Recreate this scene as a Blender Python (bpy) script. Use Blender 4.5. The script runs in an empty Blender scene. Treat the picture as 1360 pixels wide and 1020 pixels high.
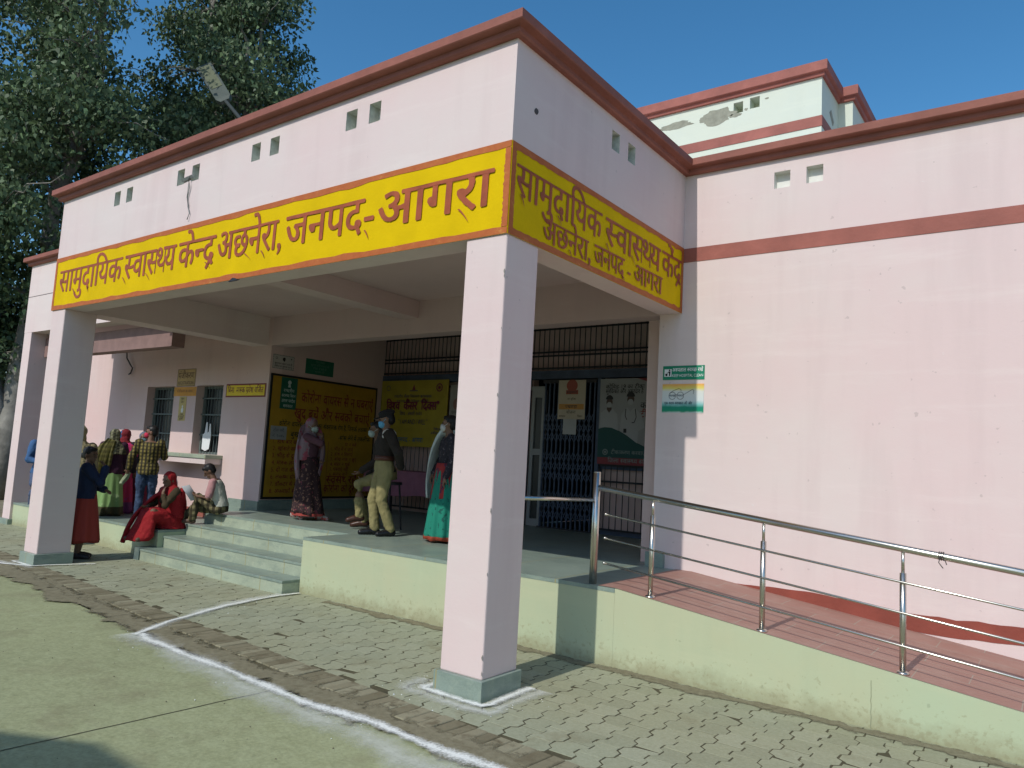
import bpy, bmesh, math, random
import numpy as np
from mathutils import Vector, Matrix, noise, Euler
random.seed(7)
R = math.radians
scene = bpy.context.scene
COL = scene.collection

# ---------------------------------------------------------------- camera, sky, sun, exposure
def make_camera():
    f_px, C, (yaw, pit, rol) = 988.056, (3.2306, -4.1722, 1.6616), (-0.640477, 0.101453, 0.0553055)
    fw = Vector((math.cos(pit)*math.sin(yaw), math.cos(pit)*math.cos(yaw), math.sin(pit)))
    r = Vector((math.cos(yaw), -math.sin(yaw), 0)); u = r.cross(fw)
    r2 = math.cos(rol)*r + math.sin(rol)*u; u2 = -math.sin(rol)*r + math.cos(rol)*u
    cam = bpy.data.cameras.new('camera'); o = bpy.data.objects.new('camera', cam); COL.objects.link(o)
    m = Matrix((r2, u2, -fw)).transposed().to_4x4(); m.translation = C
    o.matrix_world = m
    cam.sensor_width = 36; cam.lens = f_px/1360*36; cam.clip_start = .05; cam.clip_end = 3000
    scene.camera = o
make_camera()
SUN_DIR = Vector((.027, 1, -.894)).normalized()        # the way the light travels
elev = math.asin(-SUN_DIR.z); az = math.atan2(-SUN_DIR.x, -SUN_DIR.y)   # azimuth of the sun, from +Y clockwise towards +X
world = bpy.data.worlds.new('World'); scene.world = world; world.use_nodes = True
nt = world.node_tree; bg = nt.nodes['Background']
sky = nt.nodes.new('ShaderNodeTexSky'); sky.sky_type = 'NISHITA'; sky.sun_disc = False
sky.sun_elevation = elev; sky.sun_rotation = az
sky.altitude = 200; sky.air_density = 1.0; sky.dust_density = 1.0; sky.ozone_density = 3.0
hs = nt.nodes.new('ShaderNodeHueSaturation'); hs.inputs['Saturation'].default_value = 1.27; hs.inputs['Hue'].default_value = .492
nt.links.new(sky.outputs[0], hs.inputs['Color']); nt.links.new(hs.outputs[0], bg.inputs[0]); bg.inputs[1].default_value = .15
sl = bpy.data.lights.new('sun', 'SUN'); sl.energy = 2.95; sl.angle = R(.5); sl.color = (1, .965, .90)
so = bpy.data.objects.new('sun', sl); COL.objects.link(so); so.rotation_euler = SUN_DIR.to_track_quat('-Z', 'Y').to_euler()
so.location = (0, -10, 20)
scene.view_settings.view_transform = 'Standard'; scene.view_settings.look = 'None'
scene.view_settings.exposure = 0; scene.view_settings.gamma = 1

# ---------------------------------------------------------------- materials
MATS = {}
def srgb(r, g, b):
    f = lambda c: (c/255/12.92) if c/255 <= .04045 else ((c/255+.055)/1.055)**2.4
    return (f(r), f(g), f(b))
class NT:
    def __init__(s, name):
        s.m = bpy.data.materials.new(name); s.m.use_nodes = True; s.t = s.m.node_tree
        s.b = s.t.nodes['Principled BSDF']; s.b.inputs['Specular IOR Level'].default_value = .3
    def n(s, typ, **kw):
        o = s.t.nodes.new(typ)
        for k, v in kw.items():
            if k in o.inputs.keys() if isinstance(k, str) else False: o.inputs[k].default_value = v
            else: setattr(o, k, v)
        return o
    def l(s, a, b): s.t.links.new(a, b)
    def coord(s, kind='Object'): return s.n('ShaderNodeTexCoord').outputs[kind]
    def noise(s, scale, detail=4, rough=.55, vec=None, dim=None):
        n = s.n('ShaderNodeTexNoise'); n.inputs['Scale'].default_value = scale; n.inputs['Detail'].default_value = detail
        n.inputs['Roughness'].default_value = rough
        s.l(vec if vec is not None else s.coord(), n.inputs['Vector']); return n.outputs['Fac']
    def scaled(s, sx, sy, sz, vec=None):
        m = s.n('ShaderNodeMapping'); m.inputs['Scale'].default_value = (sx, sy, sz)
        s.l(vec if vec is not None else s.coord(), m.inputs['Vector']); return m.outputs[0]
    def ramp(s, fac, stops):
        r = s.n('ShaderNodeValToRGB'); e = r.color_ramp.elements
        while len(e) < len(stops): e.new(.5)
        for k, (p, c) in zip(e, stops): k.position = p; k.color = (*c, 1) if len(c) == 3 else c
        s.l(fac, r.inputs[0]); return r.outputs[0]
    def mix(s, fac, a, b, mode='MIX'):
        m = s.n('ShaderNodeMix'); m.data_type = 'RGBA'; m.blend_type = mode
        for sock, v in ((m.inputs[0], fac), (m.inputs[6], a), (m.inputs[7], b)):
            if hasattr(v, 'links'): s.l(v, sock)
            else: sock.default_value = v if isinstance(v, (int, float)) else ((*v, 1) if len(v) == 3 else v)
        return m.outputs[2]
    def math(s, op, a, b=0.0, clamp=False):
        m = s.n('ShaderNodeMath'); m.operation = op; m.use_clamp = clamp
        for sock, v in ((m.inputs[0], a), (m.inputs[1], b)):
            if hasattr(v, 'links'): s.l(v, sock)
            else: sock.default_value = v
        return m.outputs[0]
    def xyz(s, vec=None):
        q = s.n('ShaderNodeSeparateXYZ'); s.l(vec if vec is not None else s.coord(), q.inputs[0]); return q.outputs
    def bump(s, h, dist=.01, strength=.5):
        b = s.n('ShaderNodeBump'); b.inputs['Strength'].default_value = strength; b.inputs['Distance'].default_value = dist
        s.l(h, b.inputs['Height']); s.l(b.outputs[0], s.b.inputs['Normal'])
    def color(s, c):
        if hasattr(c, 'links'): s.l(c, s.b.inputs['Base Color'])
        else: s.b.inputs['Base Color'].default_value = (*c, 1)
    def rough(s, v): s.b.inputs['Roughness'].default_value = v
def sc(c, k): return tuple(min(1, x*k) for x in c)
def plain(name, c, rough=.7, var=.12, scale=6, bump=0, bscale=60, metal=0):
    if name in MATS: return MATS[name]
    t = NT(name); n = t.noise(scale, 5)
    t.color(t.ramp(n, [(.3, sc(c, 1-var)), (.7, sc(c, 1+var))])); t.rough(rough); t.b.inputs['Metallic'].default_value = metal
    if bump: t.bump(t.noise(bscale, 4), bump, .6)
    MATS[name] = t.m; return t.m
def plaster(name, c, warm, streak=.06, spots=True):
    """painted lime plaster: faded patches, roller streaks, small chips, a rough skin"""
    t = NT(name)
    big = t.noise(.55, 5, .6); col = t.mix(t.ramp(big, [(.38, (0, 0, 0)), (.66, (1, 1, 1))]), c, warm)
    st = t.noise(1.0, 4, .6, t.scaled(3.2, 3.2, .35)); col = t.mix(t.math('MULTIPLY', t.ramp(st, [(.5, (0, 0, 0)), (.72, (1, 1, 1))]), streak*6, True), col, sc(c, .84))
    hz = t.noise(1.0, 5, .7, t.scaled(.8, .8, 7)); col = t.mix(t.math('MULTIPLY', t.ramp(hz, [(.53, (0, 0, 0)), (.74, (1, 1, 1))]), .42, True), col, sc(warm, 1.10))
    if spots:
        sp = t.noise(17, 2, .5); msk = t.ramp(sp, [(.735, (0, 0, 0)), (.76, (1, 1, 1))])
        col = t.mix(t.math('MULTIPLY', msk, .4), col, sc(c, .55))
        chip = t.noise(7, 6, .75); col = t.mix(t.math('MULTIPLY', t.ramp(chip, [(.70, (0, 0, 0)), (.73, (1, 1, 1))]), .5), col, (.72, .70, .68))
    t.color(col); t.rough(.82)
    h = t.math('ADD', t.math('MULTIPLY', t.noise(3.5, 5, .6), .8), t.math('MULTIPLY', t.noise(70, 4, .6), .12)); t.bump(h, .012, .35)
    MATS[name] = t.m; return t.m
PINK = plaster('pink_plaster', (.685, .54, .52), (.68, .59, .555))
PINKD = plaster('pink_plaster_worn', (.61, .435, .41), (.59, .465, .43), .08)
MINTW = plaster('mint_plaster', (.63, .69, .60), (.635, .675, .56), .05, True)
CREAM = plaster('cream_green_paint', (.435, .505, .335), (.465, .48, .31), .05)
def splash(m, c):
    t = NT.__new__(NT); t.m = m; t.t = m.node_tree; t.b = t.t.nodes['Principled BSDF']; lk = t.b.inputs['Base Color'].links[0].from_socket
    z = t.xyz()[2]; n = t.noise(5, 6, .75); a = t.math('SUBTRACT', t.math('MULTIPLY', n, .34), z); f = t.ramp(a, [(.02, (0, 0, 0)), (.16, (1, 1, 1))])
    d = t.noise(26, 3, .6); dots = t.ramp(t.math('SUBTRACT', d, t.math('MULTIPLY', z, .55)), [(.50, (0, 0, 0)), (.58, (1, 1, 1))])
    o = t.mix(t.math('MULTIPLY', f, .6), lk, c); o = t.mix(t.math('MULTIPLY', dots, .35), o, c); t.color(o)
splash(CREAM, (.26, .235, .13))
def coping_mat(name, c):
    t = NT(name); n = t.noise(2.2, 6, .65)
    col = t.ramp(n, [(.3, sc(c, .78)), (.55, c), (.75, sc(c, 1.25))])
    w = t.noise(9, 6, .8, t.scaled(1, 1, 2.5)); col = t.mix(t.math('MULTIPLY', t.ramp(w, [(.66, (0, 0, 0)), (.72, (1, 1, 1))]), .35), col, (.42, .33, .28))
    t.color(col); t.rough(.65); t.bump(t.noise(28, 5, .6), .006, .5); MATS[name] = t.m; return t.m
REDC = coping_mat('brick_red_paint', (.275, .098, .070))
REDO = coping_mat('old_red_paint', (.33, .115, .09))
REDB = coping_mat('red_band_paint', (.325, .108, .082))
def granite(name, c, var=.16):
    t = NT(name); n = t.noise(1.3, 6, .65)
    col = t.ramp(n, [(.3, sc(c, 1-var)), (.7, sc(c, 1+var))])
    v = t.noise(5, 6, .7, t.scaled(1, 3, 1)); col = t.mix(t.math('MULTIPLY', t.ramp(v, [(.5, (0, 0, 0)), (.72, (1, 1, 1))]), .45), col, (.36, .40, .30))
    f = t.noise(120, 3, .6); col = t.mix(.25, col, t.ramp(f, [(.3, sc(c, .6)), (.7, sc(c, 1.4))]))
    t.color(col); t.rough(.38); t.b.inputs['Specular IOR Level'].default_value = .4
    t.bump(t.noise(40, 4), .004, .3); MATS[name] = t.m; return t.m
STONE = granite('green_kota_stone', (.23, .29, .245))
STONEL = granite('worn_kota_stone', (.35, .40, .30), .24)
def weather(m, dark, light):
    t = NT.__new__(NT); t.m = m; t.t = m.node_tree; t.b = t.t.nodes['Principled BSDF']; lk = t.b.inputs['Base Color'].links[0].from_socket
    n = t.noise(3.2, 7, .75, t.scaled(1, 1, 2.6)); o = t.mix(t.math('MULTIPLY', t.ramp(n, [(.50, (0, 0, 0)), (.60, (1, 1, 1))]), .55), lk, dark)
    n = t.noise(11, 6, .7); o = t.mix(t.math('MULTIPLY', t.ramp(n, [(.56, (0, 0, 0)), (.66, (1, 1, 1))]), .5), o, light)
    j = t.math('ABSOLUTE', t.math('SUBTRACT', t.math('FRACT', t.math('MULTIPLY', t.xyz()[0], 1.28)), .5)); o = t.mix(t.ramp(j, [(.0, (1, 1, 1)), (.006, (1, 1, 1)), (.009, (0, 0, 0))]), o, (.30, .27, .13))
    t.color(o)
weather(STONEL, (.22, .27, .22), (.44, .46, .34)); weather(STONE, (.16, .21, .185), (.31, .36, .285))
STONED = granite('dark_kota_stone', (.13, .175, .165), .12)
YEL = plain('yellow_sign_paint', (.67, .455, .002), .75, .07, 3, .003, 40); YEL.node_tree.nodes['Principled BSDF'].inputs['Specular IOR Level'].default_value = .08
def brushed_orange():
    t = NT('orange_border_paint'); n = t.noise(6, 6, .75, t.scaled(1.2, 1.2, 2))
    col = t.ramp(n, [(.36, (.40, .095, .022)), (.60, (.46, .13, .03)), (.70, (.55, .26, .06))])
    t.color(col); t.rough(.6); MATS['orange'] = t.m; return t.m
ORANGE = brushed_orange()
LETTER = plain('brown_red_letter_paint', (.34, .078, .028), .55, .2, 7)
STEEL = plain('polished_steel', (.58, .56, .50), .27, .06, 9, 0, 60, 1.0)
DARKM = plain('dark_iron_paint', (.022, .022, .026), .5, .2, 9)
BLUEM = plain('blue_gate_paint', (.055, .078, .125), .5, .25, 6)
WHITEM = plain('white_aluminium', (.26, .27, .27), .4, .06, 4)
BLACKI = plain('dark_room', (.012, .012, .013), .9)
GLASSD = NT('dark_window_glass'); GLASSD.color((.02, .027, .03)); GLASSD.rough(.25); GLASSD = GLASSD.m

# ---------------------------------------------------------------- mesh building
class MB:
    def __init__(s): s.v = []; s.f = []; s.mi = []
    def add(s, vs, fs, mi=0):
        o = len(s.v); s.v += [tuple(p) for p in vs]; s.f += [tuple(i+o for i in f) for f in fs]; s.mi += [mi]*len(fs); return s
    def box(s, x0, x1, y0, y1, z0, z1, mi=0):
        return s.add([(x0,y0,z0),(x1,y0,z0),(x1,y1,z0),(x0,y1,z0),(x0,y0,z1),(x1,y0,z1),(x1,y1,z1),(x0,y1,z1)],
                     [(0,3,2,1),(4,5,6,7),(0,1,5,4),(1,2,6,5),(2,3,7,6),(3,0,4,7)], mi)
    def quad(s, a, b, c, d, mi=0): return s.add([a, b, c, d], [(0,1,2,3)], mi)
    def prism(s, poly, ext, mi=0):
        """planar polygon pushed along ext into a closed solid"""
        n = len(poly); e = Vector(ext); a = [Vector(p) for p in poly]; b = [p+e for p in a]
        return s.add(a+b, [tuple(range(n))[::-1], tuple(range(n, 2*n))]+[(i, (i+1) % n, n+(i+1) % n, n+i) for i in range(n)], mi)
    def loft(s, rings, caps=True, mi=0, closed=True):
        n = len(rings[0]); vs = [p for r in rings for p in r]; fs = []
        for k in range(len(rings)-1):
            for i in range(n if closed else n-1):
                j = (i+1) % n; fs.append((k*n+i, k*n+j, (k+1)*n+j, (k+1)*n+i))
        if caps: fs += [tuple(range(n))[::-1], tuple(range((len(rings)-1)*n, len(rings)*n))]
        return s.add(vs, fs, mi)
    def tube(s, path, r, n=10, mi=0, caps=True):
        path = [Vector(p) for p in path]; rs = r if isinstance(r, (list, tuple)) else [r]*len(path); rings = []
        ref = None
        for i, p in enumerate(path):
            d = (path[min(i+1, len(path)-1)]-path[max(i-1, 0)]).normalized()
            if ref is None: ref = Vector((0,0,1)) if abs(d.z) < .9 else Vector((1,0,0))
            a = d.cross(ref).normalized(); b = d.cross(a).normalized(); ref = -b if False else ref
            rings.append([p+rs[i]*(math.cos(2*math.pi*k/n)*a+math.sin(2*math.pi*k/n)*b) for k in range(n)])
        return s.loft(rings, caps, mi)
    def ball(s, c, rx, ry=None, rz=None, n=12, m=8, mi=0, rot=None):
        ry = ry or rx; rz = rz or rx; c = Vector(c); rings = []
        for i in range(1, m):
            t = math.pi*i/m
            ring = []
            for k in range(n):
                p = Vector((rx*math.sin(t)*math.cos(2*math.pi*k/n), ry*math.sin(t)*math.sin(2*math.pi*k/n), -rz*math.cos(t)))
                if rot: p = rot @ p
                ring.append(c+p)
            rings.append(ring)
        o = len(s.v); s.loft(rings, False, mi); 
        bot = Vector((0,0,-rz)); top = Vector((0,0,rz))
        if rot: bot = rot @ bot; top = rot @ top
        s.v += [tuple(c+bot), tuple(c+top)]; b = len(s.v)-2; q = o+(m-2)*n
        for k in range(n):
            s.f.append((b, o+(k+1) % n, o+k)); s.f.append((b+1, q+k, q+(k+1) % n)); s.mi += [mi, mi]
        return s
    def build(s, name, mats, parent=None, smooth=False, bevel=0, kind=None):
        me = bpy.data.meshes.new(name); me.from_pydata(s.v, [], s.f); 
        for m in (mats if isinstance(mats, (list, tuple)) else [mats]): me.materials.append(m)
        me.polygons.foreach_set('material_index', s.mi)
        if smooth: me.polygons.foreach_set('use_smooth', [True]*len(s.f))
        bm = bmesh.new(); bm.from_mesh(me); bmesh.ops.recalc_face_normals(bm, faces=bm.faces); bm.to_mesh(me); bm.free()
        me.update()
        return obj(name, me, parent, bevel, kind)
def obj(name, me, parent=None, bevel=0, kind=None):
    o = bpy.data.objects.new(name, me); COL.objects.link(o)
    if parent is not None:
        o.parent = parent
        if parent.parent is None: o.matrix_parent_inverse = Matrix.Translation(parent.location).inverted() if parent.type == 'EMPTY' else Matrix()
    if bevel:
        b = o.modifiers.new('bevel', 'BEVEL'); b.width = bevel; b.segments = 2; b.limit_method = 'ANGLE'; b.angle_limit = R(40)
    if kind: o['kind'] = kind
    return o
def tag(o, label, cat, group=None):
    o['label'] = label; o['category'] = cat
    if group: o['group'] = group
    return o
def empty(name, loc, label, cat, group=None):
    o = bpy.data.objects.new(name, None); COL.objects.link(o); o.location = loc; o.empty_display_size = .2
    return tag(o, label, cat, group)
def lab(o, t): o['label'] = t; return o
def sweep(path, profile, closed=False):
    """profile of (outward offset, z) carried along a plan polyline with mitred corners"""
    rings = []
    P = [Vector((x, y)) for x, y in path]
    for i, p in enumerate(P):
        ns = []
        for a, b in ((i-1, i), (i, i+1)):
            if a >= 0 and b < len(P):
                d = (P[b]-P[a]).normalized(); ns.append(Vector((d.y, -d.x)))
        if len(ns) == 2: m = (ns[0]+ns[1]); m = m/(m.length_squared)*2 if m.length > 1e-6 else ns[0]
        else: m = ns[0]
        rings.append([(p.x+m.x*o, p.y+m.y*o, z) for o, z in profile])
    return rings
def wall(mb, o, u, w, W, H, holes, depth, t, mi=0, mi_in=0, backs=None):
    """a wall panel with square openings. o: lower corner of the outer face, u: direction along, w: inward direction (unit); holes (u0,u1,z0,z1)"""
    o = Vector(o); u = Vector(u); w = Vector(w); z = Vector((0,0,1))
    us = sorted({0, W} | {h[0] for h in holes} | {h[1] for h in holes}); zs = sorted({0, H} | {h[2] for h in holes} | {h[3] for h in holes})
    P = lambda a, b, c=0: o+u*a+z*b+w*c
    for i in range(len(us)-1):
        for j in range(len(zs)-1):
            a, b, c, d = us[i], us[i+1], zs[j], zs[j+1]
            if any(h[0] <= a+1e-6 and h[1] >= b-1e-6 and h[2] <= c+1e-6 and h[3] >= d-1e-6 for h in holes): continue
            mb.quad(P(a,c), P(b,c), P(b,d), P(a,d), mi)
    for (a, b, c, d) in holes:
        D = depth
        mb.quad(P(a,c), P(a,c,D), P(a,d,D), P(a,d), mi_in); mb.quad(P(b,c), P(b,d), P(b,d,D), P(b,c,D), mi_in)
        mb.quad(P(a,d), P(a,d,D), P(b,d,D), P(b,d), mi_in); mb.quad(P(a,c), P(b,c), P(b,c,D), P(a,c,D), mi_in)
        if backs is not None: mb.quad(P(a,c,D), P(b,c,D), P(b,d,D), P(a,d,D), backs)
    mb.quad(P(0,0,t), P(0,H,t), P(W,H,t), P(W,0,t), mi)
    mb.quad(P(0,0), P(0,H), P(0,H,t), P(0,0,t), mi); mb.quad(P(W,0), P(W,0,t), P(W,H,t), P(W,H), mi)
    mb.quad(P(0,H), P(W,H), P(W,H,t), P(0,H,t), mi); mb.quad(P(0,0), P(0,0,t), P(W,0,t), P(W,0), mi)
    return mb

# ---------------------------------------------------------------- lettering (Devanagari laid out glyph group by glyph group)
_tc = {}
def _raw(s, offset):
    key = (s, offset)
    if key in _tc: return _tc[key]
    c = bpy.data.curves.new('t', 'FONT'); c.body = s; c.size = 1; c.offset = offset; c.resolution_u = 3
    o = bpy.data.objects.new('t', c); COL.objects.link(o); dg = bpy.context.evaluated_depsgraph_get(); dg.update()
    me = o.evaluated_get(dg).to_mesh()
    vs = [(v.co.x, v.co.y) for v in me.vertices]; fs = [tuple(p.vertices) for p in me.polygons]
    bpy.data.objects.remove(o); bpy.data.curves.remove(c)
    _tc[key] = (vs, fs); return vs, fs
def _adv(s, off):
    if s.strip() == '': return .26*len(s)
    m = lambda v: max(p[0] for p in v[0])
    return m(_raw(s+'न', off))-m(_raw('न', off))
def text2d(s, off=.0):
    """'~X' is the half form of X, 'X^' puts a ra-stroke under X, 'X`' puts a reph hook above; short i is written before its letter"""
    V, F = [], []; pen = 0.0; i = 0; seg = ''
    def put(vs, fs, dx):
        o = len(V); V.extend((x+dx, y) for x, y in vs); F.extend(tuple(k+o for k in f) for f in fs)
    def flush():
        nonlocal seg, pen
        if seg:
            if seg.strip(): put(*_raw(seg, off), pen)
            pen += _adv(seg, off); seg = ''
    while i < len(s):
        ch = s[i]
        if ch == '~':
            flush(); g = s[i+1]; i += 2; vs, fs = _raw(g, off)
            xs = []
            for f in fs:
                for a, b in zip(f, f[1:]+f[:1]):
                    (x1, y1), (x2, y2) = vs[a], vs[b]
                    if (y1-.12)*(y2-.12) < 0: xs.append(x1+(x2-x1)*(.12-y1)/(y2-y1))
            xs.sort(); cut = xs[-1]-(.075+2*off) if xs else .4
            bm = bmesh.new(); bv = [bm.verts.new((x, y, 0)) for x, y in vs]
            for f in fs:
                try: bm.faces.new([bv[k] for k in f])
                except ValueError: pass
            bmesh.ops.bisect_plane(bm, geom=bm.verts[:]+bm.edges[:]+bm.faces[:], plane_co=(cut, 0, 0), plane_no=(1,0,0), clear_outer=True)
            bm.verts.index_update(); put([(v.co.x, v.co.y) for v in bm.verts], [tuple(v.index for v in f.verts) for f in bm.faces], pen); bm.free()
            pen += cut-.005; continue
        if ch in '^`':
            flush()
            if ch == '^': q = [(pen-.40, -.02), (pen-.30, .12), (pen-.24, .09), (pen-.16, -.10), (pen-.22, -.12), (pen-.30, .0)] if False else [(pen-.36, .0-.10), (pen-.16, .13), (pen-.10, .08), (pen-.30, -.14)]
            else: q = [(pen-.20, .64), (pen-.26, .82), (pen-.16, .88), (pen-.05, .82), (pen-.11, .79), (pen-.17, .80), (pen-.13, .64)]
            o = len(V); V.extend(q); F.append(tuple(range(o, o+len(q)))); i += 1; continue
        seg += ch; i += 1
    flush()
    return V, F, pen
_rc = {}
def ink(s, nib=(.012, .008), res=60):
    """one line of text as a single clean flat sheet: the glyphs are filled on a fine grid, thickened by an oval nib, and traced by marching squares"""
    key = (s, nib, res)
    if key in _rc: return _rc[key]
    V, F, _ = text2d(s); V = np.array(V); pad = .12
    x0, y0 = V.min(0)-pad; x1, y1 = V.max(0)+pad; W, H = int((x1-x0)*res)+2, int((y1-y0)*res)+2
    g = np.zeros((H, W), bool)
    for f in F:
        for k in range(1, len(f)-1):
            t = (V[[f[0], f[k], f[k+1]]]-(x0, y0))*res
            xa, ya = np.floor(t.min(0)).astype(int); xb, yb = np.ceil(t.max(0)).astype(int)
            X, Y = np.meshgrid(np.arange(xa, xb+1), np.arange(ya, yb+1))
            e = [(t[(i+1)%3,0]-t[i,0])*(Y-t[i,1])-(t[(i+1)%3,1]-t[i,1])*(X-t[i,0]) for i in range(3)]
            m = ((e[0] >= -.3) & (e[1] >= -.3) & (e[2] >= -.3)) | ((e[0] <= .3) & (e[1] <= .3) & (e[2] <= .3))
            g[ya:yb+1, xa:xb+1] |= m
    a, b = nib[0]*res, nib[1]*res; d = np.zeros_like(g)
    for j in range(-int(b+1), int(b+2)):
        for i in range(-int(a+1), int(a+2)):
            if (i/max(a, .4))**2+(j/max(b, .4))**2 <= 1.0: d |= np.roll(np.roll(g, j, 0), i, 1)
    h = d.astype(float)
    for _ in range(2): h = (h+np.roll(h, 1, 0)+np.roll(h, -1, 0)+np.roll(h, 1, 1)+np.roll(h, -1, 1))/5
    ov, of = [], []
    def emit(p): o = len(ov); ov.extend(((x/res+x0), (y/res+y0)) for x, y in p); of.append(tuple(range(o, o+len(p))))
    ins = h > .5
    for j in range(H-1):
        run = None
        for i in range(W-1):
            c = (ins[j, i], ins[j, i+1], ins[j+1, i+1], ins[j+1, i]); full = all(c)
            if full:
                if run is None: run = i
                continue
            if run is not None: emit([(run, j), (i, j), (i, j+1), (run, j+1)]); run = None
            if not any(c): continue
            q = [(i, j), (i+1, j), (i+1, j+1), (i, j+1)]; hv = [h[j, i], h[j, i+1], h[j+1, i+1], h[j+1, i]]; P = []
            for k in range(4):
                n = (k+1) % 4
                if c[k]: P.append(q[k])
                if c[k] != c[n]:
                    t = (.5-hv[k])/(hv[n]-hv[k]); P.append((q[k][0]+(q[n][0]-q[k][0])*t, q[k][1]+(q[n][1]-q[k][1])*t))
            if len(P) >= 3: emit(P)
        if run is not None: emit([(run, j), (W-1, j), (W-1, j+1), (run, j+1)])
    _rc[key] = (ov, of); return ov, of
def letter(mb, s, o, u, v, h=None, w=None, mi=0, align='l', maxw=None, nib=(.012, .008), res=34, hy=None):
    """puts a line of text on a plane: o = left end of the baseline, u/v = unit directions, h = height of one em, w = total width to fit"""
    if not s.strip(): return mb
    V, F = ink(s, nib, res); o = Vector(o); u = Vector(u); v = Vector(v)
    x0 = min(p[0] for p in V); x1 = max(p[0] for p in V); k = (w/(x1-x0)) if w else h
    if maxw and (x1-x0)*k > maxw: k = maxw/(x1-x0)
    sh = {'l': 0, 'c': -(x1-x0)*k/2, 'r': -(x1-x0)*k}[align]; ky = hy or h or k
    return mb.add([o+u*((x-x0)*k+sh)+v*(y*ky) for x, y in V], F, mi)

#@@STRUCTURE
# ---------------------------------------------------------------- ground
def tt(name): return NT(name)
def ground_mats():
    t = NT('concrete_yard'); n = t.noise(.5, 6, .6); col = t.ramp(n, [(.3, (.25, .275, .132)), (.7, (.37, .40, .20))])
    f = t.noise(35, 5, .7); col = t.mix(.45, col, t.ramp(f, [(.32, (.17, .18, .09)), (.68, (.48, .505, .29))])); g2 = t.noise(9, 6, .75); col = t.mix(.3, col, t.ramp(g2, [(.35, (.19, .195, .11)), (.65, (.40, .42, .27))]))
    d = t.noise(1.6, 7, .7); col = t.mix(t.math('MULTIPLY', t.ramp(d, [(.52, (0,0,0)), (.72, (1,1,1))]), .55), col, (.19, .165, .095))
    w = t.noise(2.6, 6, .75); col = t.mix(t.math('MULTIPLY', t.ramp(w, [(.62, (0,0,0)), (.8, (1,1,1))]), .5), col, (.47, .45, .34))
    t.color(col); t.rough(.85); t.bump(t.math('ADD', t.noise(60, 5, .7), t.math('MULTIPLY', t.noise(5, 4), 1.5)), .006, .45); MATS['yard'] = t.m
    t = NT('paver_concrete'); rnd = t.n('ShaderNodeNewGeometry').outputs['Random Per Island']
    col = t.ramp(rnd, [(0, (.265, .265, .155)), (.5, (.315, .315, .185)), (1, (.35, .35, .22))])
    bigc = t.noise(.35, 3); col = t.mix(t.ramp(bigc, [(.4, (0,0,0)), (.62, (1,1,1))]), col, t.mix(.4, col, (.29, .35, .265)))
    f = t.noise(45, 5, .7); col = t.mix(.3, col, t.ramp(f, [(.3, (.2, .2, .14)), (.7, (.45, .45, .35))]))
    mud = t.noise(1.9, 6, .7); col = t.mix(t.math('MULTIPLY', t.ramp(mud, [(.56, (0,0,0)), (.66, (1,1,1))]), .45), col, (.21, .19, .11))
    du = t.noise(6, 5, .7); col = t.mix(t.math('MULTIPLY', t.ramp(du, [(.62, (0,0,0)), (.8, (1,1,1))]), .35), col, (.46, .45, .36))
    t.color(col); t.rough(.8); t.bump(t.noise(90, 4, .6), .004, .4); MATS['paver'] = t.m
    t = NT('sandy_joint'); n = t.noise(8, 6, .7); t.color(t.ramp(n, [(.3, (.055, .05, .027)), (.7, (.12, .105, .058))])); t.rough(.95); t.bump(t.noise(80, 4), .006, .6); MATS['sand'] = t.m
    t = NT('muddy_brick'); rnd = t.n('ShaderNodeNewGeometry').outputs['Random Per Island']
    col = t.ramp(rnd, [(0, (.17, .15, .09)), (.6, (.23, .205, .13)), (1, (.30, .28, .185))])
    mud = t.noise(7, 6, .7); col = t.mix(t.ramp(mud, [(.50, (0,0,0)), (.64, (1,1,1))]), col, (.15, .127, .075))
    t.color(col); t.rough(.9); t.bump(t.noise(45, 5, .7), .008, .6); MATS['mudbrick'] = t.m
    t = NT('ramp_tiles'); br = t.n('ShaderNodeTexBrick'); t.l(t.coord(), br.inputs['Vector'])
    for k, v in (('Scale', 1.0), ('Brick Width', .6), ('Row Height', .3), ('Mortar Size', .004), ('Mortar Smooth', .2), ('Bias', 0)): br.inputs[k].default_value = v
    br.inputs['Color1'].default_value = (.30, .16, .125, 1); br.inputs['Color2'].default_value = (.345, .19, .15, 1); br.inputs['Mortar'].default_value = (.33, .28, .22, 1)
    n = t.noise(2.5, 6, .7); col = t.mix(t.math('MULTIPLY', t.ramp(n, [(.45, (0,0,0)), (.7, (1,1,1))]), .6), br.outputs[0], (.40, .27, .22))
    t.color(col); t.rough(.6); t.bump(t.noise(30, 5), .004, .4); MATS['ramp'] = t.m
    t = NT('lime_powder'); uv = t.xyz(t.coord('UV'))
    d = t.math('ABSOLUTE', t.math('SUBTRACT', uv[1], .5)); n1 = t.noise(7, 6, .75); n2 = t.noise(60, 4, .7)
    a = t.math('SUBTRACT', t.math('ADD', t.math('MULTIPLY', n1, .75), t.math('MULTIPLY', n2, .65)), t.math('MULTIPLY', d, 1.65))
    al = t.ramp(a, [(.20, (0,0,0)), (.66, (1,1,1))]); t.l(al, t.b.inputs['Alpha'])
    t.color(t.ramp(n2, [(.3, (.68, .70, .64)), (.7, (.84, .85, .80))])); t.rough(.95); MATS['lime'] = t.m
    t = NT('dry_mud'); n1 = t.noise(3.5, 7, .75); uv = t.xyz(t.coord('UV')); d = t.math('ABSOLUTE', t.math('SUBTRACT', uv[1], .5))
    a = t.math('SUBTRACT', n1, t.math('MULTIPLY', d, .75)); t.l(t.ramp(a, [(.26, (0,0,0)), (.36, (1,1,1))]), t.b.inputs['Alpha'])
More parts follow.
